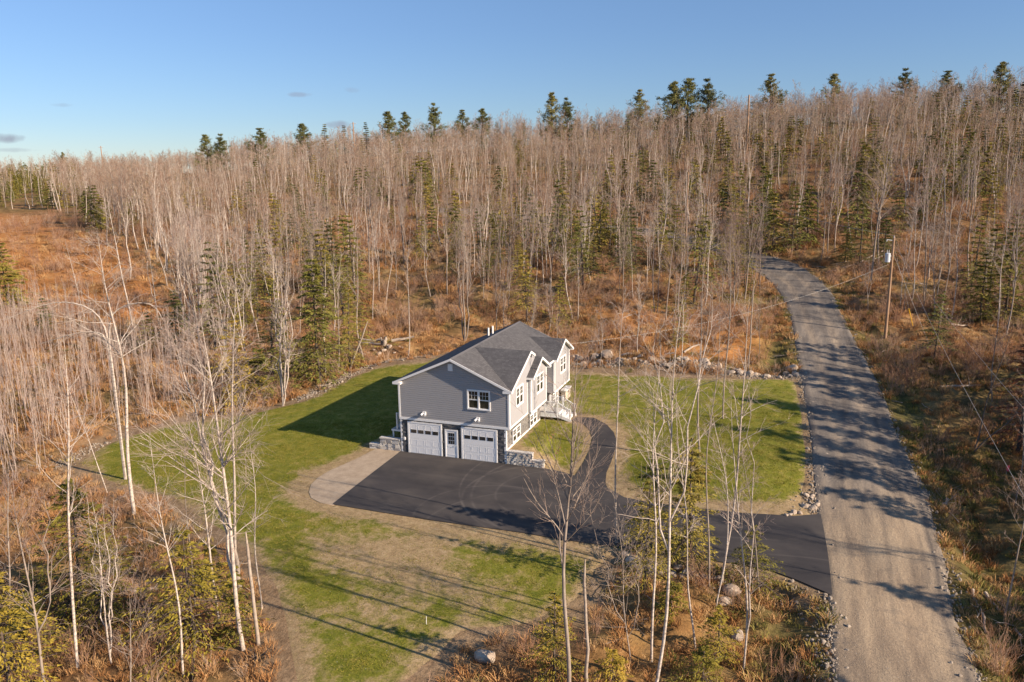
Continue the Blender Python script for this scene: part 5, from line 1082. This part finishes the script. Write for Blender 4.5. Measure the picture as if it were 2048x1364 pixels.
# conifers near the lawn
def evergreen(label, u, v, vt, W, seed, mat, start=.08, dens=1.0, name='young_conifer'):
    full = mat is not M_GOLD
    B, tv = stand(u, v, u, vt); H = tv[2]; tr, cr = conifer(seed, H, W, start=start, layers=int(6+H*1.5), per=6, k=int((95 if full else 75)*dens), size=(.12 if full else .09)*max(1.0, W/1.9), droop=.06, sparse=.75 if full else .65, narrow=1.3)
    o = empty(name, (B[0], B[1], B[2]-.1)); mm = (M_DARKB, mat); obj('trunk', acc_mesh(tr, 'trunk', mm), o); obj('crown', acc_mesh(cr, 'crown', mm), o); return tag(o, label, 'conifer', 'conifers around the lawn and driveway')
for a in [('tall yellow-green conifer in the lower left brush', 165, 1205, 950, 3.0, 1, M_GOLD), ('layered golden conifer beside the leaning birch', 392, 1305, 1060, 2.9, 2, M_GOLD), ('green conifer cut by the bottom left corner', 20, 1400, 1130, 3.0, 3, M_GOLD),
          ('small olive conifer right of the layered golden one', 480, 1290, 1130, 1.2, 4, M_GOLD), ('golden-olive conifer by the many-stemmed clump at the upper lawn edge', 480, 812, 640, 3.2, 5, M_GOLD), ('dense blue-green pine in front of the orange field', 356, 690, 580, 2.6, 6, M_PINE),
          ('smaller dark pine left of the dense one', 92, 668, 590, 1.5, 7, M_PINE), ('broad dark cedar at the left edge beside the orange field', 18, 625, 486, 4.2, 8, M_HEM), ('upright olive hemlock behind the upper lawn edge', 640, 765, 508, 3.3, 9, M_HEM), ('thin olive hemlock left of the meadow behind the house', 700, 740, 560, 1.8, 10, M_HEM),
          ('bushy green conifer between trunks at the upper left lawn', 520, 800, 690, 2.4, 11, M_HEM), ('golden cedar at the bottom centre beside the wide-crowned tree', 1108, 1372, 1178, 1.4, 12, M_GOLD), ('low round golden cedar at the bottom edge right of the centre', 1225, 1385, 1296, 1.2, 13, M_GOLD), ('narrow hemlock inside the right-hand birch clump', 1288, 1180, 960, 1.8, 14, M_GOLD),
          ('hemlock sapling with gold sprays at the driveway mouth', 1503, 1170, 1050, 1.7, 15, M_GOLD), ('sparse hemlock behind the tallest birch', 1310, 1100, 890, 2.0, 16, M_GOLD), ('olive hemlock between birches over the driveway', 1376, 1120, 868, 2.1, 17, M_HEM), ('yellow-green young fir below the driveway verge', 1436, 1305, 1215, 1.3, 18, M_GOLD),
          ('second young fir near the bottom right of the clump', 1405, 1372, 1290, 1.4, 19, M_GOLD), ('low olive seedling fir at the left foot of the clump', 1340, 1240, 1150, 1.0, 20, M_GOLD), ('green fir near the bend above the pole', 1765, 540, 420, 2.2, 21, M_HEM), ('olive hemlock at the right edge above the brush', 2010, 640, 440, 3.0, 22, M_HEM),
          ('small gold hemlock by the inner road bank', 1500, 600, 540, 1.3, 23, M_GOLD), ('rust-brown dying conifer at the right edge', 2036, 905, 600, 2.6, 24, M_RUST), ('second yellow-green conifer overlapping the tall one in the lower left brush', 215, 1250, 1040, 2.2, 27, M_GOLD), ('low golden conifer behind the layered golden one', 425, 1180, 1090, 1.5, 28, M_GOLD), ('small green fir at the left edge above the cut-off conifer', 60, 1290, 1190, 1.4, 29, M_HEM), ('olive conifer in the dark gap between the field and the sapling thicket', 300, 700, 625, 1.8, 30, M_HEM), ('olive conifer right of the guy guard', 1960, 640, 500, 2.4, 25, M_HEM), ('young hemlock at the foot of the large grey tree', 1690, 520, 430, 2.0, 26, M_HEM)]:
    evergreen(*a, dens=.6 if a[1] == 2036 else 1.0)
# trees beyond the right edge of the picture, whose shade falls across the road and lawn
rg_ = np.random.RandomState(5)
off = [(37+k*.95+rg_.uniform(-1, 1)+(k % 3)*3.2, 37+k*2.5+rg_.uniform(-1, 1)) for k in range(15)]+[(40+k*1.4+rg_.uniform(-1, 1), 35+k*3.4) for k in range(10)]+[(34, 27), (37, 30), (30, 19)]
for i, (l, d) in enumerate(off):
    q = lat_dep(l, d); g = float(G([q])[0]); k = i % 3
    if k < 2: o = empty('hemlock_tree', (q[0], q[1], g-.1), i*1.3); tm, cm = near_v['hemlock'][i % 5]; s = rg_.uniform(1.05, 1.5); lb, ct = 'tall hemlock outside the right edge of the view whose shade falls on the road', 'conifer'
    else: o = empty('bare_tree', (q[0], q[1], g-.1), i*1.3); tm, cm = near_v['grey'][i % 6]; s = rg_.uniform(1.0, 1.4); lb, ct = 'leafless tree outside the right edge of the view whose shade falls on the road', 'bare tree'
    o.scale = (s, s, s); obj('trunk', tm, o); obj('crown', cm, o); tag(o, lb, ct, ct+'s beyond the right edge')
print('near trees', round(time.time()-T0, 1))
# ------------------------------------------------------------------ sapling thicket on the left
SAPM = []
for i in range(7):
    tr, cr = bare_tree(900+i, (.5*math.sin(i*2.1), .4*math.cos(i*1.3), 7), .036, n1=14, n2=3, n3=0, start=.35, spread=.16, rmin=.008, up=.9, a0=.25, a1=.6, K=8, sides=4, bend=.02); SAPM.append(acc_mesh(merge(tr, cr, 0), 'sapling', (M_BTWIG, M_BTWIG)))
rs = np.random.RandomState(21); pts = []
A_ = np.array([march(u, v)[:2] for u, v in [(-250, 620), (60, 610), (230, 655), (330, 690), (420, 775), (415, 815), (290, 850), (190, 885), (110, 930), (60, 985), (-60, 1100), (-250, 1100)]])
lo, hi = A_.min(0), A_.max(0); q = rs.uniform(lo, hi, (9000, 2)); q = q[inside(q, A_)]; q = q[clear_dist(q) > 1.0]; q = q[:1250]
gq = G(q); uu, vv, dd = project(np.column_stack([q, gq])); o_ = np.argsort(dd+np.where((uu > -20), 0, 500)); q, gq, uu, dd = q[o_], gq[o_], uu[o_], dd[o_]
for i in range(290):
    s = rs.uniform(.42, .95); o = obj('sapling', SAPM[i % 7], None, (q[i, 0], q[i, 1], gq[i]-.05), (rs.normal()*.06, rs.normal()*.06-.03, rs.uniform(0, 6.28))); o.scale = (s*1.1, s*1.1, s)
    tag(o, 'thin pinkish sapling stem in the thicket at the left edge of the lawn' if dd[i] < 75 else 'thin pinkish sapling stem in the thicket below the orange field', 'sapling', 'saplings in the left thicket')
m = len(q)-290; s = rs.uniform(.42, .95, m)
scatter('sapling_thicket', [loose('sapling', x) for x in SAPM], np.column_stack([q[290:], gq[290:]-.05]), np.column_stack([rs.normal(size=(m, 2))*.06, rs.uniform(0, 6.28, m)]), np.column_stack([s, s, s]), 'more pinkish sapling stems filling the left thicket', 'thicket', rs)
# ------------------------------------------------------------------ ground cover
rs = np.random.RandomState(31)
def band(d0, d1, n, pad=8):
    l = rs.uniform(-1, 1, n); d = np.sqrt(rs.uniform(d0*d0, d1*d1, n)); l = l*(d*.68+pad); return np.column_stack([CAM_POS[0]+l*math.cos(YAW)+d*math.sin(YAW), CAM_POS[1]-l*math.sin(YAW)+d*math.cos(YAW)]), d
def cover(name, srcs, bands, smin, mindist, label, cat, zonep=None, keepf=None):
    Ps, Ss = [], []
    for d0, d1, n, sc_ in bands:
        q, d = band(d0, d1, n); c = clear_dist(q); k = c > mindist; q = q[k]
        g = G(q); u, v, _ = project(np.column_stack([q, g]))
        if keepf is not None: kk = keepf(q, u, v, c[k]); q, g = q[kk], g[kk]
        Ps.append(np.column_stack([q, g-.03])); Ss.append(rs.uniform(smin, 1.3, len(q))*sc_)
    P_ = np.vstack(Ps); s = np.concatenate(Ss); n = len(P_); print(name, n)
    return scatter(name, [loose(name, x) for x in srcs], P_, np.column_stack([rs.normal(size=(n, 2))*.12, rs.uniform(0, 6.28, n)]), np.column_stack([s*rs.uniform(.8, 1.3, n), s*rs.uniform(.8, 1.3, n), s]), label, cat, rs)
patch = lambda q: np.sin(q[:, 0]*.55+1)*np.cos(q[:, 1]*.47)+.8*np.sin(q[:, 0]*.21-q[:, 1]*.26+2)+rs.normal(size=len(q))*.5
rdist = lambda q: seg_dist(q, ROADPOLY)
TUF = [acc_mesh(tuft(50+i, 46, .50+.1*i, .75, .026, .7), 'dead_grass', (M_TUFT,), False) for i in range(4)]
TUG = [acc_mesh(tuft(60+i, 46, .42, .8, .028, .8), 'green_grass', (M_TUFTG,), False) for i in range(3)]
BRU = [acc_mesh(shrub(70+i, 16, 1.1+.2*i, .008, 4, .45), 'brush', (M_BRUSH,), False) for i in range(5)]
onfield = lambda u, v: inside(np.column_stack([u, v]), [(-300, 410), (0, 418), (130, 424), (165, 452), (250, 482), (330, 570), (350, 640), (200, 660), (0, 610), (-400, 620)])
cover('dead_grass', TUF, [(24, 60, 9000, .8), (60, 105, 9500, 1.1), (105, 190, 9000, 1.6)], .5, .25, 'dead tan and orange grass covering the open ground', 'dead grass', keepf=lambda q, u, v, c: (patch(q) > -.55) | ((v > 1080) & (patch(q) > -1.3)))
cover('green_grass', TUG, [(24, 60, 5500, 1.0), (60, 110, 4500, 1.15)], .5, .15, 'olive grass along the road banks', 'grass', keepf=lambda q, u, v, c: (rdist(q) < 4.5+2*patch(q)) | ((u > 1760) & (patch(q) > .2)) | (patch(q) < -1.6))
cover('brush', BRU, [(24, 60, 1900, .85), (60, 120, 4800, 1.15), (120, 230, 5200, 1.7)], .45, .9, 'low leafless brush and briars between the trees', 'brush', keepf=lambda q, u, v, c: (patch(q) > -.1) & ~((u > 1700) & (v > 900) & (patch(q) < .7)))
# sticks and slash
def stick(seed):
    a = acc_new(); rg = np.random.RandomState(seed); P = np.zeros((1, 5, 3)); P[0, :, 0] = np.linspace(-1, 1, 5); P[0, :, 1:] = rg.normal(size=(5, 2))*.04; P[0, :, 2] += .08; tubes_to(a, P, np.linspace(.035, .018, 5)[None], 4); B, br, _ = spawn(rg, P, np.full((1, 5), .03), 4, .2, .9, .4, .9, .7, 3, .1, .1, .6, .01); tubes_to(a, B, br, 3); return acc_mesh(a, 'stick', (M_LOG,), True)
STK = [stick(i) for i in range(5)]
cover('slash', STK, [(30, 75, 500, .8), (75, 150, 1900, 1.0)], .5, .6, 'fallen sticks and slash lying on the forest floor', 'sticks', keepf=lambda q, u, v, c: (((u > 1000) & (v < 740)) | (c < 4) | (patch(q) > 1.3)))
TLA = [acc_mesh(tuft(80+i, 34, .07, 1.3, .020, 1.1), 'lawn_tuft', (M_LTUFT,), False) for i in range(4)]
_b = np.vstack([band(30, 62, 42000)[0], band(62, 92, 16000)[0]]); _b = _b[inside(_b, LAWN) & ~inside(_b, DRIVE) & ~inside(_b, APRON) & ~inside(_b, PATHP) & ~((_b[:, 0] > -.3) & (_b[:, 0] < 9.3) & (_b[:, 1] > -.3) & (_b[:, 1] < 14.5))]
_d = np.minimum(seg_dist(_b, DRIVE), seg_dist(_b, LAWN)); _f = bare_fn(np.column_stack([_b, T(_b)])); _b = _b[(_d > .7) & (_f+rs.normal(size=len(_b))*.25 < .55)]; n = len(_b); s = rs.uniform(.5, 1.2, n); print('lawn tufts', n)
scatter('grass_tufts', [loose('lawn_tuft', x) for x in TLA], np.column_stack([_b, T(_b)+.02]), np.column_stack([rs.normal(size=(n, 2))*.03, rs.uniform(0, 6.28, n)]), np.column_stack([s, s, s]), 'short uneven blades of young lawn grass', 'grass', rs)
# ------------------------------------------------------------------ stones
RK = [rock_mesh('boulder', i) for i in range(8)]
def boulder(u, v, s, i, label=None, where=''):
    P = march(u, v); g = float(G([P[:2]])[0]); o = obj('boulder', RK[i % 8], None, (P[0], P[1], g+s*.16), (math.sin(i*1.7)*.35, math.cos(i*2.3)*.35, i*2.1)); o.scale = (s*1.25, s, s*.72)
    tag(o, label or 'weathered stone in the row '+where, 'boulder', 'stones '+where)
rr = random.Random(4)
def along(poly, n, jit, s0, s1, where, i0):
    P = np.array(poly, float); d = np.concatenate([[0], np.cumsum(np.hypot(*np.diff(P, axis=0).T))])
    for k in range(n):
        t = d[-1]*(k+rr.random())/n; u = np.interp(t, d, P[:, 0]); v = np.interp(t, d, P[:, 1])+rr.uniform(-jit, jit); boulder(u, v, rr.uniform(s0, s1)**1.0, i0+k, None, where)
along([(1146, 714), (1200, 718), (1260, 722), (1320, 728), (1400, 732), (1480, 744), (1560, 750), (1596, 744)], 64, 7, .30, .85, 'behind the right lawn', 0)
along([(700, 706), (760, 706), (800, 702), (850, 697), (885, 700)], 26, 5, .25, .6, 'behind the upper lawn left of the roof', 90)
along([(1245, 1120), (1290, 1132), (1350, 1145), (1420, 1160), (1470, 1180)], 20, 12, .3, .65, 'along the lower driveway verge', 130)
along([(1612, 985), (1630, 1000), (1640, 1015), (1600, 1022), (1570, 1030)], 14, 7, .22, .42, 'at the corner of the driveway and the road', 160)
for k, (u, v, s, lab) in enumerate([(1213, 713, 1.25, 'large pale boulder at the left end of the stone row behind the right lawn'), (1190, 714, .9, 'dark grey boulder left of the large pale one'), (1158, 712, .9, 'tan boulder in the stone row nearest the house'), (1407, 729, 1.1, 'round pale boulder in the middle of the stone row'), (1556, 735, 1.0, 'boulder near the road end of the stone row'), (1583, 737, 1.0, 'last boulder beside the road bank'),
                                    (1268, 1130, 1.1, 'big pale boulder at the driveway verge left of the birch clump'), (1298, 1136, .9, 'second pale boulder right of the big one at the verge'), (1375, 1150, .8, 'pale stone under the curved birch at the verge'), (1462, 1185, .95, 'whitish boulder below the driveway mouth'), (1450, 1205, .7, 'small whitish boulder under the one below the driveway mouth'), (971, 1316, .9, 'lone tan boulder in the brown reeds at the bottom edge'), (1475, 1260, .7, 'half-buried stone in the brush at the bottom')]):
    boulder(u, v, s, 200+k, lab)
PEB = [rock_mesh('pebble', 20+i) for i in range(3)]
for x in PEB: x.materials[0] = M_GRAV
Ps = []
for line, n, w_, in ((RL[2:22], 2200, .30), (RR[2:22], 2000, .28)):
    t = rs.uniform(0, 1, n)**1.3*(len(line)-1.001); i = t.astype(int); f = (t-i)[:, None]; p = line[i, :2]*(1-f)+line[i+1, :2]*f+rs.normal(size=(n, 2))*w_; Ps.append(p)
for poly, n in (([(1140, 722), (1260, 730), (1400, 738), (1500, 750), (1600, 752)], 2000), ([(600, 800), (690, 752), (760, 722), (860, 704)], 1300), ([(1640, 1215), (1655, 1260), (1662, 1320), (1664, 1400)], 320), ([(1240, 1120), (1400, 1150), (1560, 1170), (1640, 1210)], 200), ([(1600, 1020), (1640, 1010), (1628, 985)], 160), ([(100, 935), (140, 920), (200, 888)], 200)):
    W_ = np.array([march(*p)[:2] for p in poly]); t = rs.uniform(0, len(W_)-1.001, n); i = t.astype(int); f = (t-i)[:, None]; Ps.append(W_[i]*(1-f)+W_[i+1]*f+rs.normal(size=(n, 2))*.55)
P_ = np.vstack(Ps); keep_ = ~(inside(P_, DRIVE) | (seg_dist(P_, DRIVE) < .15) & (P_[:, 0] > 20)); P_ = P_[keep_]; n = len(P_); s = rs.uniform(.04, .15, n)**1.0*np.where(rs.uniform(size=n) < .12, 1.8, 1)
scatter('loose_stones', [loose('pebble', x) for x in PEB], np.column_stack([P_, G(P_)+s*.1+.01]), rs.uniform(0, 6.28, (n, 3)), np.column_stack([s*1.3, s, s*.8]), 'loose stones along the road edges and lawn borders', 'stones', rs)
# ------------------------------------------------------------------ fallen logs, stumps and snags
def log(u, v, u2, v2, r, label, i, lift=0.0):
    A = march(u, v); B = march(u2, v2); A[2] = float(G([A[:2]])[0])+r*.8; B[2] = float(G([B[:2]])[0])+r*.8+lift; L = B-A; rg = np.random.RandomState(i); K = 7; P = L*np.linspace(0, 1, K)[:, None]+rg.normal(size=(K, 3))*.05
    a = acc_new(); tubes_to(a, P[None], np.linspace(r, r*.6, K)[None], 7)
    Bq, br, _ = spawn(rg, P[None], np.full((1, K), r*.5), 4, .2, .95, .7, 1.2, 1.0, 3, .1, .1, .5, .015); tubes_to(a, Bq, br, 3)
    tag(obj('fallen_log', acc_mesh(a, 'fallen_log', (M_LOG,)), None, tuple(A)), label, 'log', 'fallen logs')
for i, (a) in enumerate([(496, 787, 552, 780, .20, 'thick pale log lying at the upper left lawn edge'), (500, 795, 556, 791, .16, 'second pale log just below the thick one'), (716, 688, 768, 690, .22, 'dark log of the pile beside the forked stump'), (722, 696, 762, 698, .2, 'lower log of the pile beside the forked stump'), (782, 688, 829, 683, .2, 'pale log lying right of the forked stump'),
    (1240, 709, 1348, 712, .14, 'long thin log lying behind the stone row'), (1330, 690, 1352, 682, .15, 'short pale log pointing up over the stone row'), (1366, 706, 1400, 695, .13, 'pale log in the orange brush behind the stone row'), (1424, 682, 1446, 668, .13, 'light log near the road bank'), (1186, 690, 1236, 694, .12, 'grey log in the leaf litter behind the house'),
    (1540, 470, 1582, 466, .16, 'pair-lying pale log above the bend, upper one'), (1544, 477, 1590, 472, .14, 'pale log above the bend, lower one'), (1650, 540, 1790, 512, .14, 'long leaning white log left of the pole'), (1700, 530, 1770, 500, .12, 'thin white log above the long leaning one'), (1870, 625, 1912, 612, .12, 'bleached log in the brush right of the guy guard'), (1900, 660, 1935, 645, .12, 'bleached log lower in the same brush'),
    (1880, 770, 1960, 768, .14, 'twiggy log on the open brush slope at the right'), (1888, 1010, 1895, 985, .12, 'short grey log pointing away beside the road ditch'), (1945, 1180, 1975, 1260, .09, 'bleached branch pile stem at the bottom right'), (1970, 1180, 2040, 1270, .09, 'second bleached branch at the bottom right'), (1918, 1050, 1935, 1100, .07, 'dead branch in the ditch'), (290, 1155, 330, 1143, .07, 'fresh pale broken branch in the left brush'),
    (262, 1195, 335, 1190, .16, 'dark log in the left brush near the pale branch'), (636, 773, 668, 768, .10, 'thin log at the upper lawn edge below the lone birch'), (1230, 535, 1258, 545, .1, 'small log between the hillside trees'), (1040, 690, 1080, 684, .1, 'log in the litter behind the roof ridge')]):
    log(*a, i+3)
def snag(u, v, ut, vt, r, label, i, name='snag'):
    B, tv = stand(u, v, ut, vt); rg = np.random.RandomState(i); K = 7; P = tv*np.linspace(0, 1, K)[:, None]+rg.normal(size=(K, 3))*.04; P[0] = 0; a = acc_new(); rad = np.linspace(r*1.2, r*.8, K); rad[-1] = r*.35; tubes_to(a, P[None], rad[None], 8)
    Bq, br, _ = spawn(rg, P[None], np.full((1, K), r*.5), 3, .4, .95, .7, 1.2, .6, 3, .1, .1, .5, .012); tubes_to(a, Bq, br, 3); tag(obj(name, acc_mesh(a, name, (M_LOG,)), None, tuple(B-[0, 0, .1])), label, 'dead trunk')
snag(1174, 1400, 1170, 1112, .065, 'broken-off dead trunk right of the wide-crowned tree at the bottom', 1); snag(517, 1290, 492, 1058, .075, 'thick splintered dead trunk beside the leaning birch', 2); snag(770, 697, 771, 670, .22, 'right prong of the forked grey stump left of the roof', 3); snag(766, 697, 761, 672, .13, 'left prong of the forked grey stump left of the roof', 4)
snag(698, 742, 736, 640, .09, 'bare pole leaning right over the upper lawn edge', 5); snag(1497, 740, 1508, 560, .05, 'dead pole beside the inner road bank', 6); snag(480, 1180, 470, 1090, .12, 'dark charred-looking stem right behind the splintered trunk', 7)
# dug-up root mound under the splintered trunk
for i, (u, v, lab) in enumerate([(513, 1318, 'upturned brown root plate at the foot of the splintered trunk'), (1760, 566, 'dark root plate at the foot of the large grey tree')]):
    B = march(u, v); a = acc_new(); rg = np.random.RandomState(i); n = 26; az = rg.uniform(0, 6.28, n); P = np.zeros((n, 4, 3))
    for j in range(1, 4): P[:, j] = P[:, j-1]+np.column_stack([np.cos(az), np.sin(az), rg.uniform(-.1, .7, n)])*rg.uniform(.08, .28, (n, 1))+rg.normal(size=(n, 3))*.09
    tubes_to(a, P, np.linspace(.045, .010, 4)[None]*np.ones((n, 1)), 4); tag(obj('root_plate', acc_mesh(a, 'root_plate', (M_DARKB,)), None, (B[0], B[1], float(G([B[:2]])[0]))), lab, 'roots')
# ------------------------------------------------------------------ utility poles and lines
def utility(u, v, ut, vt, label, transformer=False, arm=False, r=.15, B=None, h=None):
    if B is None: B, tv = stand(u, v, ut, vt); h = tv[2]
    o = empty('utility_pole', (B[0], B[1], B[2]-.1)); MB().cyl((0, 0, 0), (0, 0, h+.1), r*1.15, r*.75, 12).build('pole', M_POLE, o)
    c, s = math.cos(YAW), -math.sin(YAW)
    if arm:
        MB().bar((-1.2*c, -1.2*s, h-.5), (1.2*c, 1.2*s, h-.5), .10, .13).build('crossarm', M_POLE, o)
        for k in (-1.1, -.5, 1.1): MB().cyl((k*c, k*s, h-.43), (k*c, k*s, h-.22), .05, .03, 8).build('insulator', M_GALV, o)
    if transformer:
        tx, ty = -.50*c, -.50*s; t_ = MB().cyl((tx, ty, h-2.55), (tx, ty, h-1.65), .27, .27, 18).build('transformer', M_GALV, o)
        MB().cyl((tx, ty, h-1.648), (tx, ty, h-1.60), .29, .24, 18).build('lid', M_GALV, t_)
        for q in (-.1, .1): MB().cyl((tx+q*c, ty+q*s, h-1.6), (tx+q*c, ty+q*s, h-1.22), .04, .025, 8).build('bushing', M_GALV, t_)
        MB().bar((0, 0, h-1.9), (tx, ty, h-1.9), .08, .10).bar((0, 0, h-2.3), (tx, ty, h-2.3), .08, .10).build('bracket', M_GALV, o)
        MB().bar((0, 0, h-.22), (-.75*c, -.75*s, h-.12), .05, .06).build('top_bracket', M_GALV, o); MB().cyl((-.75*c, -.75*s, h-.12), (-.75*c, -.75*s, h-.32), .06, .04, 8).build('cutout', M_GALV, o)
        MB().cyl((0, 0, h+.08), (0, 0, h+.30), .05, .03, 8).build('insulator', M_GALV, o)
    tag(o, label, 'utility pole'); return o, B, h
po, PB_, PH = utility(1771, 668, 1785, 475, 'wooden utility pole with a grey transformer beside the gravel road', True)
utility(1372, 476, 1376, 345, 'bare brown utility pole in the wood at the road bend', r=.14)
for u, v, dpt, h, lab in ((711, 246, 330, 17, 'utility pole with a crossarm on the left skyline'), (207, 285, 420, 16, 'small crossarm pole far left on the skyline beside a bare crown'), (1491, 204, 230, 16, 'brown utility pole rising from the trees on the right ridge')):
    q = at_depth(u, dpt, 0)[:2]; g = float(T([q])[0]); zt = CAM_POS[2]+(341-v)/FPX*dpt*1.0; utility(0, 0, 0, 0, lab, arm=True, r=.28, B=np.array([q[0], q[1], g]), h=zt-g)
def cable(name, A, B, sag, r, label, mat, cat='cable', parent=None, K=40):
    A = np.array(A, float); B = np.array(B, float); t = np.linspace(0, 1, K)[:, None]; P = A*(1-t)+B*t; P[:, 2] -= sag*4*(t*(1-t))[:, 0]; a = acc_new(); tubes_to(a, P[None], np.full((1, K), r), 5); o = obj(name, acc_mesh(a, name, (mat,))); return tag(o, label, cat)
t_ = NT('twisted_cable', .5, .4); wv = t_.n.new('ShaderNodeTexWave'); wv.bands_direction = 'DIAGONAL'; wv.inputs['Scale'].default_value = 1.6; t_.link(t_.coord(), wv.inputs['Vector']); t_.base(t_.ramp(wv.outputs['Fac'], [(.35, (.16, .15, .14)), (.55, (.66, .63, .58))])); M_TWIST = t_.m
ptop = np.array([PB_[0], PB_[1], PB_[2]+PH])
cable('service_drop', ptop-[.3, .1, 2.9], (CX+OV, CYP+.6, 6.1), 1.3, .009, 'twisted service cable running from the transformer pole over the road towards the house', M_TWIST)
e1, e2 = lat_dep(12.2, 14), lat_dep(16.0, 14)
cable('power_line', ptop+[0, 0, .2], (*e1, 10.2), 1.0, .006, 'left one of two thin lines running from the pole to the lower right edge', M_CABLE); cable('power_line', ptop+[.2, 0, -.9], (*e2, 9.2), .8, .006, 'right one of two thin lines running from the pole to the lower right edge', M_CABLE)
p2 = stand(1372, 476, 1376, 347); cable('power_line', ptop+[0, 0, .2], p2[0]+p2[1]-[0, 0, .3], 1.2, .018, 'thin line between the transformer pole and the pole at the bend', M_CABLED)
for (uu_, vv_, zz, lab, gd) in ((1826, 652, .6, 'guy wire with a yellow guard right of the transformer pole', True), (1860, 690, 1.6, 'second thin guy wire right of the transformer pole', False)):
    F = march(uu_, vv_); F[2] = float(G([F[:2]])[0]); A = ptop-[0, 0, zz]; g_ = empty('guy_wire', tuple(F)); L = A-F
    MB().cyl((0, 0, 0), tuple(L), .012, .012, 5).build('strand', M_CABLE, g_)
    if gd: d_ = L/np.linalg.norm(L); MB().cyl(tuple(d_*.1), tuple(d_*2.6), .06, .055, 8).build('guard', M_YEL, g_)
    tag(g_, lab, 'guy wire')
# survey ribbon and stake
for u, v, m_, nm, lab in ((2012, 952, M_PINK, 'marker_ribbon', 'pink marker ribbon tied in the brush at the right edge'), (853, 1250, M_TRIM, 'survey_stake', 'short white stake standing in the lower lawn')):
    B = march(u, v); o = empty(nm, (B[0], B[1], float(G([B[:2]])[0]))); MB().cyl((0, 0, 0), (0, 0, .9 if nm[0] == 'm' else .45), .015, .012, 6).build('stake', M_TRIM if m_ is M_TRIM else M_LOG, o)
    if m_ is M_PINK: MB().box(-.02, .14, -.01, .012, .45, .85).build('ribbon', m_, o)
    tag(o, lab, 'marker')
print('done', round(time.time()-T0, 1))
